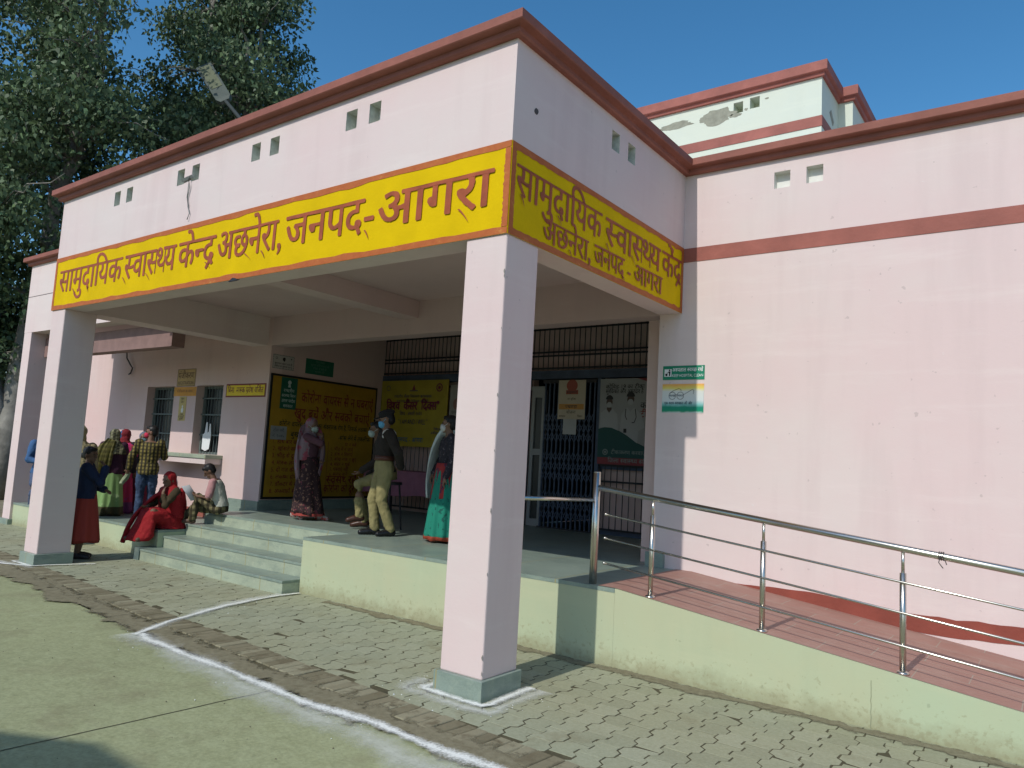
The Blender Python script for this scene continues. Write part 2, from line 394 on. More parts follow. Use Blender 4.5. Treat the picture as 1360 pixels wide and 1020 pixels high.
    t.color(t.ramp(t.noise(20, 5, .7), [(.3, (.155, .135, .08)), (.7, (.25, .23, .15))])); t.rough(.95); t.bump(t.noise(35, 5, .7), .008, .6); MATS['mud'] = t.m
ground_mats()
MB().quad((-300,-300,-.05), (300,-300,-.05), (300,400,-.05), (-300,400,-.05)).build('ground', plain('bare_earth', (.22, .19, .12), .95, .25, .6, .02, 4), kind='structure')
def Ye(x): return -.37-.06*x                         # front edge of the pavers
def Ya(x): return np.interp(x, [-14, -7, -5, -3, 2, 8], [-.35, -.42, -.55, -.74, -.84, -.9])
xs = [-60, -14, -10, -7, -6, -5, -4, -3, -2, -1, 0, 1, 2, 4, 8, 40]
mb = MB()
for a, b in zip(xs, xs[1:]):
    mb.add([(a, -60, 0), (b, -60, 0), (b, Ya(b), 0), (a, Ya(a), 0), (a, Ya(a), -.05), (b, Ya(b), -.05)], [(0,1,2,3), (3,2,5,4)])
mb.build('concrete_yard', MATS['yard'], kind='structure')
mb = MB()
for a, b in zip(xs, xs[1:]): mb.quad((a, Ya(a)+.03, .0026), (b, Ya(b)+.03, .0026), (b, 1.6, .0026), (a, 1.6, .0026))
mb.build('pavement_bed', MATS['sand'], kind='structure')
def pavers():
    mb = MB(); W, L, A, g = .170, .212, .019, .0024
    fr = [0, .19, .33, .67, .81, 1.0]; zg = [A, A, -A, -A, A, A]
    i = 0; x = -13.5
    while x < 7.5:
        y = -1.0+(L/2 if i % 2 else 0)
        sgn = 1 if i % 2 == 0 else 1
        while y < 1.62:
            cx_, cy_ = x+W/2, y+L/2
            if cy_ > Ye(cx_)-.02 and not (-7.0 < cx_ < -3.95 and cy_ > 1.4) and not (cx_ > .2 and cy_ > 1.6):
                s = 1 if i % 2 == 0 else -1            # the neighbour's cross joints fall half a stone further on
                left = [(x+zg[k]*s*1+g, y+g+(L-2*g)*fr[k]) for k in range(6)]
                right = [(x+W-zg[k]*s*-1-g, y+g+(L-2*g)*fr[k]) for k in range(6)]
                left = [(x+s*zg[k]+.0052, yy) for k, (_, yy) in enumerate(left)]
                right = [(x+W+s*zg[k]-.0052, yy) for k, (_, yy) in enumerate(right)]
                poly = left+right[::-1]; mx = sum(p[0] for p in poly)/12; my = sum(p[1] for p in poly)/12
                dz = random.uniform(-.0012, .0012); tx, ty = random.gauss(0, .004), random.gauss(0, .006)
                jx, jy = random.gauss(0, .0015), random.gauss(0, .0012); h = .0045; nick = random.random()
                if nick < .05: k = random.choice((0, 5, 6, 11)); poly[k] = (poly[k][0]*.84+mx*.16, poly[k][1]*.78+my*.22)      # a knocked-off corner
                ring = lambda sx, sy, z: [(mx+(px-mx)*sx+jx, my+(py-my)*sy+jy, z+tx*(px-mx)+ty*(py-my)) for px, py in poly]
                mb.loft([ring(1, 1, -.012), ring(1, 1, dz+h-.0012), ring(.988, .98, dz+h)], False); mb.f.append(tuple(range(len(mb.v)-12, len(mb.v)))); mb.mi.append(0)
            y += L
        x += W; i += 1
    mb.build('pavement', MATS['paver'], kind='structure')
pavers()
def kerb():
    mb = MB(); x = -13.0
    while x < 6:
        w = random.uniform(.088, .11); l = .245+random.uniform(-.01, .01); dz = random.uniform(.006, .013); a = random.gauss(0, .02)
        c = Vector((x+w/2, Ye(x)-.135)); ux = Vector((math.cos(a-.06), math.sin(a-.06))); uy = Vector((-ux.y, ux.x)); hw, hl = w/2-.004, l/2
        ring = lambda k, z: [(*(c+ux*sx*(hw-k)+uy*sy*(hl-k)), z) for sx, sy in ((-1,-1),(1,-1),(1,1),(-1,1))]
        mb.loft([ring(0, -.04), ring(0, dz-.004), ring(.006, dz+.002)], False); mb.f.append(tuple(range(len(mb.v)-4, len(mb.v)))); mb.mi.append(0)
        x += w
    mb.build('kerb', MATS['mudbrick'], kind='structure')
kerb()
def strip(mb, pts, wid, z, uvs):
    P = [Vector((p[0], p[1])) for p in pts]; ring = []
    Q = []
    for a, b in zip(P, P[1:]):
        n = max(1, int((b-a).length/.12)); Q += [a.lerp(b, k/n) for k in range(n)]
    Q.append(P[-1]); dist = 0
    for i, p in enumerate(Q):
        d = (Q[min(i+1, len(Q)-1)]-Q[max(i-1, 0)]).normalized(); n = Vector((-d.y, d.x)); j = .16*noise.noise(Vector((p.x*1.7, p.y*1.7, 3.1)))*wid
        w = wid*(.5+.22*noise.noise(Vector((p.x*2.3, p.y*2.3, .7))))
        ring.append((p+n*(w+j), p-n*(w-j)))
        if i: dist += (p-Q[i-1]).length
    o = len(mb.v)
    for i, (a, b) in enumerate(ring): mb.v += [(a.x, a.y, z), (b.x, b.y, z)]; uvs += [(i*.1, 0), (i*.1, 1)]
    for i in range(len(ring)-1): mb.f.append((o+2*i, o+2*i+1, o+2*i+3, o+2*i+2)); mb.mi.append(0)
def strip_obj(name, strips, mat, label=None):
    mb = MB(); uvs = []
    for pts, w, z in strips: strip(mb, pts, w, z, uvs)
    o = mb.build(name, mat); u = o.data.uv_layers.new(name='UVMap')
    for lp in o.data.loops: u.data[lp.index].uv = uvs[lp.vertex_index]
    o['kind'] = 'stuff'; return o
strip_obj('dry_mud', [([(x, (Ye(x)-.25+Ya(x))/2-.02) for x in (-13, -9, -6, -4, -2, 0, 2, 5)], .50, .0125), ([(x, 1.40) for x in (-3.3, -1, 1, 3, 6)], .22, .0085), ([(-6.4, -.45), (-5.2, -.55), (-3.9, -.52)], .42, .0145)], MATS['mud'])
lime_paths = [([(1.4, -.80), (.67, -.81), (-.2, -.80), (-.75, -.85), (-1.44, -.83), (-2.35, -.82), (-2.9, -.80), (-3.12, -.72)], .20, .0185),
              ([(-3.10, -.80), (-3.42, -.29), (-3.71, .44), (-3.83, 1.17), (-3.80, 1.44)], .15, .0195),
              ([(-.50, -.02), (-.46, -.075), (.07, -.08), (.10, .02), (.09, .5)], .17, .0185), ([(-.46, -.07), (-.48, .3)], .15, .0195),
              ([(-7.66, .05), (-7.68, -.07), (-7.15, -.075), (-7.13, .1), (-6.95, .62)], .13, .0185), ([(-10.2, -.52), (-8.4, -.42), (-7.5, -.24), (-7.15, -.06)], .13, .0195)]
strip_obj('lime_powder', lime_paths, MATS['lime'])
t = NT('thin_lime_dust'); uv = t.xyz(t.coord('UV')); d = t.math('ABSOLUTE', t.math('SUBTRACT', uv[1], .5))
a = t.math('SUBTRACT', t.math('ADD', t.math('MULTIPLY', t.noise(2.2, 6, .75), .9), t.math('MULTIPLY', t.noise(50, 4, .8), .5)), t.math('MULTIPLY', d, 1.5))
t.l(t.math('MULTIPLY', t.ramp(a, [(.30, (0,0,0)), (.85, (1,1,1))]), .6), t.b.inputs['Alpha']); t.color((.74, .76, .70)); t.rough(.95)
strip_obj('lime_dust', [([(1.6, -1.0), (.6, -1.0), (-.4, -.98), (-1.4, -.95), (-2.3, -.90), (-3.2, -.78)], .62, .0155), ([(-3.2, -.6), (-3.5, -.1), (-3.8, .6), (-3.9, 1.3)], .34, .0175), ([(-.6, .1), (-.58, -.16), (.2, -.17), (.2, .5)], .32, .0165), ([(-9, -.5), (-7.7, -.2), (-7, -.1)], .3, .0175)], t.m)
def crumbs():
    mb = MB()
    for pts, w, z in lime_paths:
        for k in range(70):
            i = random.randrange(len(pts)-1); t = random.random(); x = pts[i][0]*(1-t)+pts[i+1][0]*t+random.gauss(0, w*.8); y = pts[i][1]*(1-t)+pts[i+1][1]*t+random.gauss(0, w*.8); s = random.uniform(.002, .006)*(2.2 if random.random() < .04 else 1)
            h = .004
            a = random.random()*6.3; P = [(x+s*math.cos(a+q), y+s*math.sin(a+q), h) for q in (0, 1.9, 4.0)]
            mb.add(P+[(x, y, h+s*1.3)], [(0,1,3), (1,2,3), (2,0,3), (0,2,1)])
    o = mb.build('lime_crumbs', plain('lime_crumb', (.74, .75, .70), .95)); o['kind'] = 'stuff'
    mb = MB()
    for k in range(260):
        x, y = random.uniform(-7, 2.5), random.uniform(-3, 1.3); s = random.uniform(.002, .007); a = random.random()*6.3
        P = [(x+s*math.cos(a+q), y+s*math.sin(a+q), .003) for q in (0, 1.9, 4.0)]; mb.add(P+[(x, y, .003+s)], [(0,1,3), (1,2,3), (2,0,3), (0,2,1)])
    o = mb.build('grit', plain('dark_grit', (.14, .12, .08), .95)); o['kind'] = 'stuff'
crumbs()
mb = MB(); p = None
for k in range(41):
    t = k/40; x = -1.38+.22*t+.012*noise.noise(Vector((k*.3, 0, 0))); y = -4.2+3.4*t; w = .0045
    q = [(x-w, y, .003), (x+w, y, .003)]
    if p: mb.quad(p[0], p[1], q[1], q[0])
    p = q
mb.build('yard_joint', MATS['sand'], kind='structure')

# ---------------------------------------------------------------- the health centre
B = empty('health_centre', (0, 0, 0), 'pink single-storey health centre with a flat-roofed portico, yellow painted name bands and red copings', 'building')
ZB, ZS, ZC = 3.30, 4.005, 4.80
GREYP = plain('grey_plaster_in_hole', (.55, .56, .50), .9, .2, 20)
vz = (4.59-ZB-.09, 4.59-ZB+.09)
vent = lambda c, o: (c-o-.072, c-o+.072, *vz)
mb = MB(); wall(mb, (-7.6, 0, ZB), (1,0,0), (0,1,0), 7.6, ZC-ZB, [vent(c, -7.6) for c in (-1.82, -1.52, -3.24, -2.935, -4.64, -4.34, -6.09, -5.79)], .11, .25, 0, 1, 1)
mb.build('front_parapet', [PINK, GREYP], B)
mb = MB(); wall(mb, (0, .25, ZB), (0,1,0), (-1,0,0), 2.85, ZC-ZB, [vent(c, .25) for c in (1.54, 1.85)], .09, .25, 0, 1, 1)
mb.build('side_parapet', [PINK, GREYP], B)
mb = MB(); wall(mb, (-7.6, .25, ZB), (0,1,0), (1,0,0), 2.85, ZC-ZB, [], .1, .4); mb.build('left_parapet', PINK, B)
WHITEP = plain('whitewashed_plaster_in_hole', (.70, .69, .64), .9, .06, 20)
mb = MB(); wall(mb, (-.25, 3.1, 0), (1,0,0), (0,1,0), 9.25, ZC, [(c+.25-.078, c+.25+.078, 4.585-.085, 4.585+.085) for c in (1.022, 1.332)], .085, .25, 0, 1, 1)
mb.build('main_wall', [PINK, WHITEP], B)
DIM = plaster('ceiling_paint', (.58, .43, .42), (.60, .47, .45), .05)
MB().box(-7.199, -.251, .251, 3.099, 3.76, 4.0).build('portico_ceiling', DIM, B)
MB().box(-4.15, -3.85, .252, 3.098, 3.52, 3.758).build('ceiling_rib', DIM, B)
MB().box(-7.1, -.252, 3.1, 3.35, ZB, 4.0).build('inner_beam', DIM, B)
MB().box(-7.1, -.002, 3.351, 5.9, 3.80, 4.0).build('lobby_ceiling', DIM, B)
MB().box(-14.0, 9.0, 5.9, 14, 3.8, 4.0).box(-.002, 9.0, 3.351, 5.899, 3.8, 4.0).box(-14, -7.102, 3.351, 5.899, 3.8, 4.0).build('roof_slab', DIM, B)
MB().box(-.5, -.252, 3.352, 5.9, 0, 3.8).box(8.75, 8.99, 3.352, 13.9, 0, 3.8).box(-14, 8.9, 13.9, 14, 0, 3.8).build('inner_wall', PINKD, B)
MB().prism([(.0, .282+.026*math.cos(a)*(1+.2*math.sin(2*a)), 4.345+.026*math.sin(a)) for a in np.linspace(0, 6.28, 13)[:-1]], (.0025, 0, 0)).build('drain_hole', plain('dark_hole_disc', (.09, .08, .08), .95), B)  # flat dark disc marking the small round hole
# columns
def column(x0):
    c = MB().box(x0, x0+.384, .006, .414, .143, ZB+.001).build('column', PINK, B, bevel=.011)
    MB().box(x0-.028, x0+.412, -.028, .442, -.01, .145).build('plinth', STONE, c, bevel=.004)
    return c
c0 = column(-.387); column(-7.597)
CH = plain('bare_plaster_chip', (.27, .25, .22), .95, .3, 40)
for z, r, sx in ((3.02, .020, 1), (2.985, .012, 1), (2.60, .009, -1), (2.12, .013, 1), (1.30, .016, -1), (.86, .012, 1), (1.72, .008, 1), (.30, .020, -1), (.19, .014, 1)):
    q = [(.0012*sx if False else (-.002-.0 if True else 0), 0, 0)]
    pts = [(-.003-r*.55*abs(math.cos(a))*random.uniform(.5, 1.1), .0048, z+r*math.sin(a)*random.uniform(.7, 1.3)) for a in np.linspace(math.pi/2, 3*math.pi/2, 7)]
    MB().prism(pts, (0, -.0022, 0)).build('chip', CH, c0)
# wall with the ticket windows
mb = MB(); wall(mb, (-14, 3.1, 0), (1,0,0), (0,1,0), 6.9, 3.8, [(14-10.9, 14-9.93, 1.465, 2.67), (14-9.19, 14-8.36, 1.465, 2.67)], .2, .24, 0, 1, None)
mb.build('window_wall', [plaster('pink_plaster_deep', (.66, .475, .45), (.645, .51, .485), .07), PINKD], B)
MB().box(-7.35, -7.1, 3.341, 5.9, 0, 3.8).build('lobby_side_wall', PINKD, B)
MB().box(-12.5, -7.9, 3.096, 3.1, .40, .54).box(-14, -12.5, 3.096, 3.1, .30, .46).build('skirting_band', REDB, B)
MB().box(-8.1, -7.1, 3.06, 3.1, .4, .64).box(-7.9, -7.085, 3.08, 3.1, .64, .78).box(-7.1, -7.085, 3.1, 5.6, .64, .80).build('skirting', STONE, B)
def window(x0, x1):
    z0, z1, y = 1.465, 2.67, 3.3
    w = MB().box(x0, x0+.04, y-.05, y, z0, z1).box(x1-.04, x1, y-.05, y, z0, z1).box(x0+.04, x1-.04, y-.05, y, z1-.04, z1).box(x0+.04, x1-.04, y-.05, y, z0, z0+.04).build('window', plain('grey_green_frame', (.13, .16, .15), .6), B)
    g = MB()
    for k in range(1, 9): x = x0+(x1-x0)*k/9; g.tube([(x, y-.06, z0), (x, y-.06, z1)], .006, 6)
    for zz in (1.80, 2.16, 2.45): g.box(x0, x1, y-.075, y-.069, zz-.012, zz+.012)
    g.build('window_bars', plain('grey_bar_paint', (.12, .15, .145), .55), w)
    MB().box(x0, x1, y+.002, y+.01, z0, z1).build('pane', GLASSD, w)
    m = MB(); n = 24
    for zz in range(1):
        rings = []
        for k in range(n+1): x = x0+.05+(x1-x0-.1)*k/n; rings.append((x, y+.06+.025*math.sin(k*1.9)))
        for (xa, ya), (xb, yb) in zip(rings, rings[1:]): m.quad((xa, ya, z0+.02), (xb, yb, z0+.02), (xb, yb, z1-.02), (xa, ya, z1-.02))
    m.build('curtain', plain('dark_green_curtain', (.05, .07, .06), .9), w)
window(-10.9, -9.93); window(-9.19, -8.36)
MB().box(-11.0, -7.6, 3.42, 4.6, .3, 3.7).build('office_interior', BLACKI, B) if False else None
MB().box(-10.25, -8.19, 2.78, 3.1, 1.40, 1.464).build('counter_ledge', [STONEL], B, bevel=.008)
MB().box(-10.22, -8.22, 2.8, 3.1, 1.31, 1.399).build('ledge_bracket', PINK, B)
# left wing
MB().box(-12.42, -7.602, 1.44, 1.69, 3.52, ZC).build('wing_parapet', PINK, B)
MB().box(-8.35, -7.602, 1.691, 1.90, 3.09, 3.44).build('wing_beam', plain('dark_red_brown_paint', (.24, .15, .135), .8), B); MB().box(-12.09, -8.352, 1.691, 1.90, 3.09, 3.44).build('wing_beam', plain('dark_red_brown_paint', (.24, .15, .135), .8), B)  # stretch nearest the portico is added to cast the window wall's shadow line
w = MB().box(-12.42, -12.1, 1.442, 1.98, .1, 3.521).build('wing_pier', PINK, B, bevel=.006)
MB().box(-12.45, -12.07, 1.41, 2.01, -.02, .10).build('plinth', STONE, w, bevel=.004)
MB().box(-12.41, -7.602, 1.691, 3.095, 3.70, 3.90).build('wing_ceiling', DIM, B)
MB().box(-12.41, -7.61, 1.437, 1.44, 4.195, 4.205).build('wing_groove', plain('groove_shadow_gap', (.12, .09, .09), .9), B)
MB().box(-14.2, -12.44, 2.9, 3.36, 3.62, 4.02).build('low_coping', REDC, B)
# coping all round
prof = [(-.26, ZC), (.045, ZC), (.058, ZC+.012), (.058, ZC+.05), (.078, ZC+.056), (.115, ZC+.062), (.122, ZC+.07), (.122, ZC+.138), (.112, ZC+.146), (-.26, ZC+.146)]
mb = MB(); mb.loft(sweep([(-12.42, 6), (-12.42, 1.44), (-7.6, 1.44), (-7.6, 0), (0, 0), (0, 3.1), (9, 3.1)], prof)); mb.build('coping', REDC, B)
# red band on the main wall, rough red skirting along the ramp
MB().box(.003, 9, 3.094, 3.1, 3.85, 4.0).build('red_band', REDB, B)
sk = [(.44, .574), (.8, .597), (1.297, .611), (1.7, .585), (2.116, .548), (2.5, .556), (2.958, .57), (3.6, .52), (4.4, .42), (4.4, .26), (3.6, .36), (2.957, .431), (2.551, .409), (1.988, .401), (1.471, .416), (.95, .50)]
skp = []
for (a, b), (c, d) in zip(sk, sk[1:]+sk[:1]):
    for k in range(6): t = k/6; skp.append((a+(c-a)*t, 3.1, b+(d-b)*t+.012*noise.noise(Vector(((a+(c-a)*t)*7, b*9, 0)))))
MB().prism(skp, (0, -.004, 0)).build('skirting_band', coping_mat('deep_red_skirting', (.27, .066, .045)), B)
# platform, steps and ramp
pf = MB().box(-3.88, .2, 1.487, 5.9, -.01, .605, 0).box(-7.1, -3.88, 2.2, 5.9, -.01, .605, 0).build('entrance_platform', CREAM, B)
MB().box(-3.877, .2, 1.484, 5.9, .606, .64).box(-7.1, -3.877, 2.2, 5.9, .606, .64).build('stone_floor', STONE, pf)
pl = MB().box(-12.38, -7.06, 1.487, 3.1, -.01, .365).box(-12.38, -7.1, 3.34, 5.9, -.01, .365).build('side_platform', CREAM, B)
MB().box(-12.385, -7.055, 1.48, 3.1, .366, .40).build('stone_floor', STONE, pl)
for k, y in enumerate((1.25, 1.57, 1.89)):
    s = MB().box(-7.05, -3.885, y, 2.2, .16*k-.005 if k else -.01, .16*(k+1)-.03).build('step', STONEL, B, bevel=.006)
    MB().box(-7.055, -3.882, y-.008, y+.325, .16*(k+1)-.029, .16*(k+1)).build('tread', STONEL if False else STONE, s, bevel=.005)
s = MB().box(-7.05, -3.885, 2.2-.012, 2.2, .48, .605).build('step', STONEL, B)
s = MB().box(-7.2, -7.058, 1.235, 1.486, -.01, .17).build('step_end', STONED, B, bevel=.005)
zr = lambda x: .64-.118*(x-.2)
rp = MB().prism([(.201, 1.487, -.01), (5.62, 1.487, -.01), (5.62, 1.487, 0), (.201, 1.487, .64)], (0, 1.61, 0)).build('ramp', CREAM, B)
MB().add([(.03, 1.50, .644), (.2, 1.50, .644), (5.6, 1.50, .004), (5.6, 3.099, .004), (.2, 3.099, .644), (.03, 3.099, .644)], [(0,1,4,5), (1,2,3,4)]).build('ramp_surface', MATS['ramp'], rp)
MB().box(-.30, -.10, 3.05, 3.0995, .64, .79).build('skirting', STONE, B)
# lobby back wall, grilles and gate
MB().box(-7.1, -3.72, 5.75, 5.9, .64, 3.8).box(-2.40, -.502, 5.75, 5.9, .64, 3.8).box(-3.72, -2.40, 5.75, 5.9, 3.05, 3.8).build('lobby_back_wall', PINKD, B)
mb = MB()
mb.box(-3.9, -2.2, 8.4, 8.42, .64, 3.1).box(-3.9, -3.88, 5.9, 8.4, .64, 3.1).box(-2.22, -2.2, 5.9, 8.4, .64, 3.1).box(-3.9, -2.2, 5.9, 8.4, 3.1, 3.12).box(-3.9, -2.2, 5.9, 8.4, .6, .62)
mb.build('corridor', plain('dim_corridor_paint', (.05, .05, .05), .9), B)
def grille(x0, x1, z0, z1, rails, step=.118, r=.007):
    mb = MB(); n = int((x1-x0)/step)
    for k in range(n+1): x = x0+(x1-x0)*k/n; mb.tube([(x, 5.62, z0), (x, 5.62, z1)], r, 6)
    for z in rails: mb.box(x0, x1, 5.60, 5.606, z-.014, z+.014)
    return mb.build('iron_grille', DARKM, B)
grille(-7.08, -.51, 3.12, 3.79, (3.14, 3.34, 3.40, 3.77), .095, .008); grille(-2.36, -.51, .70, 1.68, (.72, 1.42, 1.66), .10); grille(-7.08, -3.8, .70, 2.9, (.72, 1.3, 1.9, 2.88), .10)
MB().box(-7.09, -.505, 5.59, 5.70, 2.97, 3.10).box(-2.42, -2.36, 5.58, 5.70, .64, 2.97).box(-3.80, -3.72, 5.58, 5.7, .64, 2.97).build('steel_frame', BLUEM, B)
MB().box(-2.355, -.505, 5.66, 5.74, 1.6, 1.78).box(-2.355, -.505, 5.66, 5.74, .64, .72).build('steel_rail', BLUEM, B)
def gate():
    g = MB()
    xs = [-3.38+.082*k for k in range(12)]
    for x in xs: g.box(x-.011, x+.011, 5.60, 5.625, .66, 2.90)
    for a, b in zip(xs, xs[1:]):
        for zb in (.78, 1.38, 1.98):
            for k in range(3):
                z = zb+.15*k
                for (za, zc) in ((z, z+.15), (z+.15, z)): g.add([(a, 5.592, za-.012), (b, 5.592, zc-.012), (b, 5.592, zc+.012), (a, 5.592, za+.012), (a, 5.598, za-.012), (b, 5.598, zc-.012), (b, 5.598, zc+.012), (a, 5.598, za+.012)], [(0,1,2,3), (7,6,5,4), (0,4,5,1), (3,2,6,7)])
    o = g.build('folding_gate', BLUEM, B)
    MB().box(-3.42, -2.44, 5.585, 5.64, .642, .66).build('gate_track', DARKM, o); MB().box(-3.42, -2.44, 5.585, 5.64, 2.90, 2.955).build('gate_track', DARKM, o)
    d = MB().box(-3.66, -3.60, 5.64, 5.70, .645, 2.80).box(-3.46, -3.40, 5.64, 5.70, .645, 2.80).box(-3.60, -3.46, 5.64, 5.70, 2.68, 2.80).box(-3.60, -3.46, 5.64, 5.70, 1.76, 1.86).box(-3.60, -3.46, 5.64, 5.70, .645, .76).build('aluminium_door', WHITEM, B)
    MB().box(-3.598, -3.462, 5.665, 5.672, .762, 1.758).box(-3.598, -3.462, 5.665, 5.672, 1.862, 2.678).build('pane', GLASSD, d)
    MB().box(-3.72, -3.42, 5.64, 5.70, 2.80, 2.86).build('transom', WHITEM, d)
gate()

# ---------------------------------------------------------------- yellow name bands
def band(name, o, u, n, L, H, lines, tails=()):
    o, u, n = Vector(o), Vector(u), Vector(n); z = Vector((0,0,1)); P = lambda a, b, c: o+u*a+z*b+n*c
    box = lambda mb, a0, a1, b0, b1, c0, c1: mb.add([P(a0,b0,c0),P(a1,b0,c0),P(a1,b1,c0),P(a0,b1,c0),P(a0,b0,c1),P(a1,b0,c1),P(a1,b1,c1),P(a0,b1,c1)], [(0,3,2,1),(4,5,6,7),(0,1,5,4),(1,2,6,5),(2,3,7,6),(3,0,4,7)])
    s = box(MB(), 0, L, 0, H, 0, .005).build(name, YEL, B)
    m = MB(); e = .052; N = 60
    def edge(f, wob):                         # hand-painted border: its inner edge wavers
        for k in range(N):
            t0, t1 = k/N, (k+1)/N; m.add([f(t0, 0), f(t1, 0), f(t1, e+wob*noise.noise(Vector((t1*40, L, wob*9)))), f(t0, e+wob*noise.noise(Vector((t0*40, L, wob*9))))], [(0,1,2,3)])
    edge(lambda t, d: P(L*t, d, .008), .016); edge(lambda t, d: P(L*t, H-d, .008), .018)
    edge(lambda t, d: P(d, e+(H-2*e)*t, .0085), .010); edge(lambda t, d: P(L-d, e+(H-2*e)*t, .0085), .010)
    m.build('painted_border', ORANGE, s)
    m = MB()
    for li, (txt, a0, a1, base, shiro) in enumerate(lines):
        V, F = ink(txt, (.024, .011), 80); x0, x1 = min(p[0] for p in V), max(p[0] for p in V); kx = (a1-a0)/(x1-x0); ky = (shiro-base)/.62
        m.add([P(a0+(x-x0)*kx+.02*y*ky, base+y*ky+.006*noise.noise(Vector((x*2, y*2, a0))), .0095+.0009*li) for x, y in V], F)
    for ax_, az, bx_, bz in tails:                     # hair-thin brush tails under some letters
        dx, dz = bx_-ax_, bz-az; q = []
        for k in range(7): tt_ = k/6; q.append((ax_+dx*tt_-.25*dz*tt_*(1-tt_), az+dz*tt_, .011*(1-tt_*.8)))
        for (x0_, z0_, w0), (x1_, z1_, w1) in zip(q, q[1:]): m.add([P(x0_-w0, z0_, .0165), P(x1_-w1, z1_, .0165), P(x1_+w1, z1_, .0165), P(x0_+w0, z0_, .0165)], [(0,1,2,3)])
    m.build('painted_lettering', LETTER, s)
    return s
zl = 3.53-ZB; zh = 3.815-ZB
W1, W2, W3, W4, W5, W6 = 'सामुदािय'+'क', '~स्वा~स~थ्य'.replace('्', ''), 'के~न'+'द^', 'अछनेरा,', 'जनपद-', 'आगरा'
W1 = 'सामुदायिक'.replace('यि', 'िय')
lab(band('name_band', (-7.602, 0, ZB), (1,0,0), (0,-1,0), 7.604, .705,
     [(W1, 7.6-7.45, 7.6-5.76, zl, zh), (W2, 7.6-5.70, 7.6-4.56, zl, zh), (W3, 7.6-4.51, 7.6-3.79, zl, zh), (W4, 7.6-3.75, 7.6-2.68, zl, zh), (W5, 7.6-2.63, 7.6-1.42, zl, zh), (W6, 7.6-1.37, 7.6-.14, zl, zh)],
     [(7.6+a, b, 7.6+c, d) for a, b, c, d in ((-7.02,.25,-6.94,.157), (-5.71,.26,-5.63,.17), (-5.17,.25,-5.08,.165), (-3.95,.24,-3.86,.17), (-3.26,.25,-3.15,.175), (-1.52,.235,-1.47,.155), (-.47,.25,-.37,.14), (-6.62,.24,-6.58,.16), (-2.98,.24,-2.92,.16))]), 'long sunlit yellow name band lettered in one brown line')
lab(band('name_band', (0, .002, ZB), (0,1,0), (1,0,0), 3.085, .705,
     [(W1, .06, 1.34, .315, .552), (W2, 1.40, 2.53, .305, .547), ('कें'+'द^', 2.56, 3.04, .305, .547), (W4, .44, 1.17, .07, .248), ('जनपद -', 1.22, 1.90, .078, .25), (W6, 1.97, 2.58, .088, .262)],
     [(.12,.33,.17,.25), (.63,.32,.69,.255), (1.42,.31,1.49,.225), (1.9,.32,1.98,.24), (2.96,.33,3.04,.27), (.82,.09,.87,.03), (1.74,.09,1.79,.035)]), 'shaded yellow name band with two lines of lettering')

# ---------------------------------------------------------------- rooftop block behind
K = empty('rooftop_block', (-2, 7, 4), 'pale mint rooftop block with peeling plaster patches and red coping behind the main wall', 'building')
mb = MB(); hz = lambda zc: (zc-.09-4, zc+.09-4)
wall(mb, (-9, 7, 4), (1,0,0), (0,1,0), 9.40, 3.66, [(9-.955, 9-.80, *hz(7.48)), (9-.69, 9-.535, *hz(7.50))], .25, .25, 0, 0)
wall(mb, (.40, 7.25, 4), (0,1,0), (-1,0,0), .75, 3.66, [], .1, .25); mb.box(.14, .62, 8.0, 11, 4, 3.66+4+.02)
mb.build('wall', MINTW, K)
MB().box(-9, .402, 6.99, 7.0, 6.88, 7.045).box(.40, .41, 6.992, 8, 6.88, 7.045).build('red_band', REDO, K)
p2 = [(-.26, 7.65), (.04, 7.65), (.05, 7.70), (.085, 7.71), (.095, 7.72), (.095, 7.86), (.085, 7.872), (-.26, 7.872)]
MB().loft(sweep([(-9, 7), (.40, 7), (.40, 8.0), (.62, 8.0), (.62, 11)], p2)).build('coping', REDO, K)
def blob(cx_, cz, rx, rz, seed, y=7.0):
    P = []
    for k in range(40):
        a = 2*math.pi*k/40; q = 1+.45*noise.noise(Vector((math.cos(a)*1.6+seed, math.sin(a)*1.6, seed)))+.2*noise.noise(Vector((math.cos(a)*5, math.sin(a)*5+seed, 1)))
        P.append((cx_+rx*q*math.cos(a), y, cz+rz*q*math.sin(a)))
    return P
PEEL = plain('bare_cement_under_peeled_paint', (.29, .295, .235), .95, .18, 9, .01, 30)
for a in ((-1.95, 7.42, .30, .055, 1), (-1.24, 7.40, .30, .115, 5), (-.93, 7.36, .10, .03, 8), (-.75, 7.42, .03, .02, 3), (-.42, 7.52, .035, .012, 4)): MB().prism(blob(*a), (0, -.003, 0)).build('bare_patch', PEEL, K)
MB().prism([(.402, 7.45, 7.28), (.402, 7.55, 7.36), (.402, 7.72, 7.22), (.402, 7.66, 7.14)], (.003, 0, 0)).build('bare_patch', PEEL, K)
MB().box(.75, 1.1, 9.2, 11, 7.0, 7.45).build('lower_coping', REDO, K)

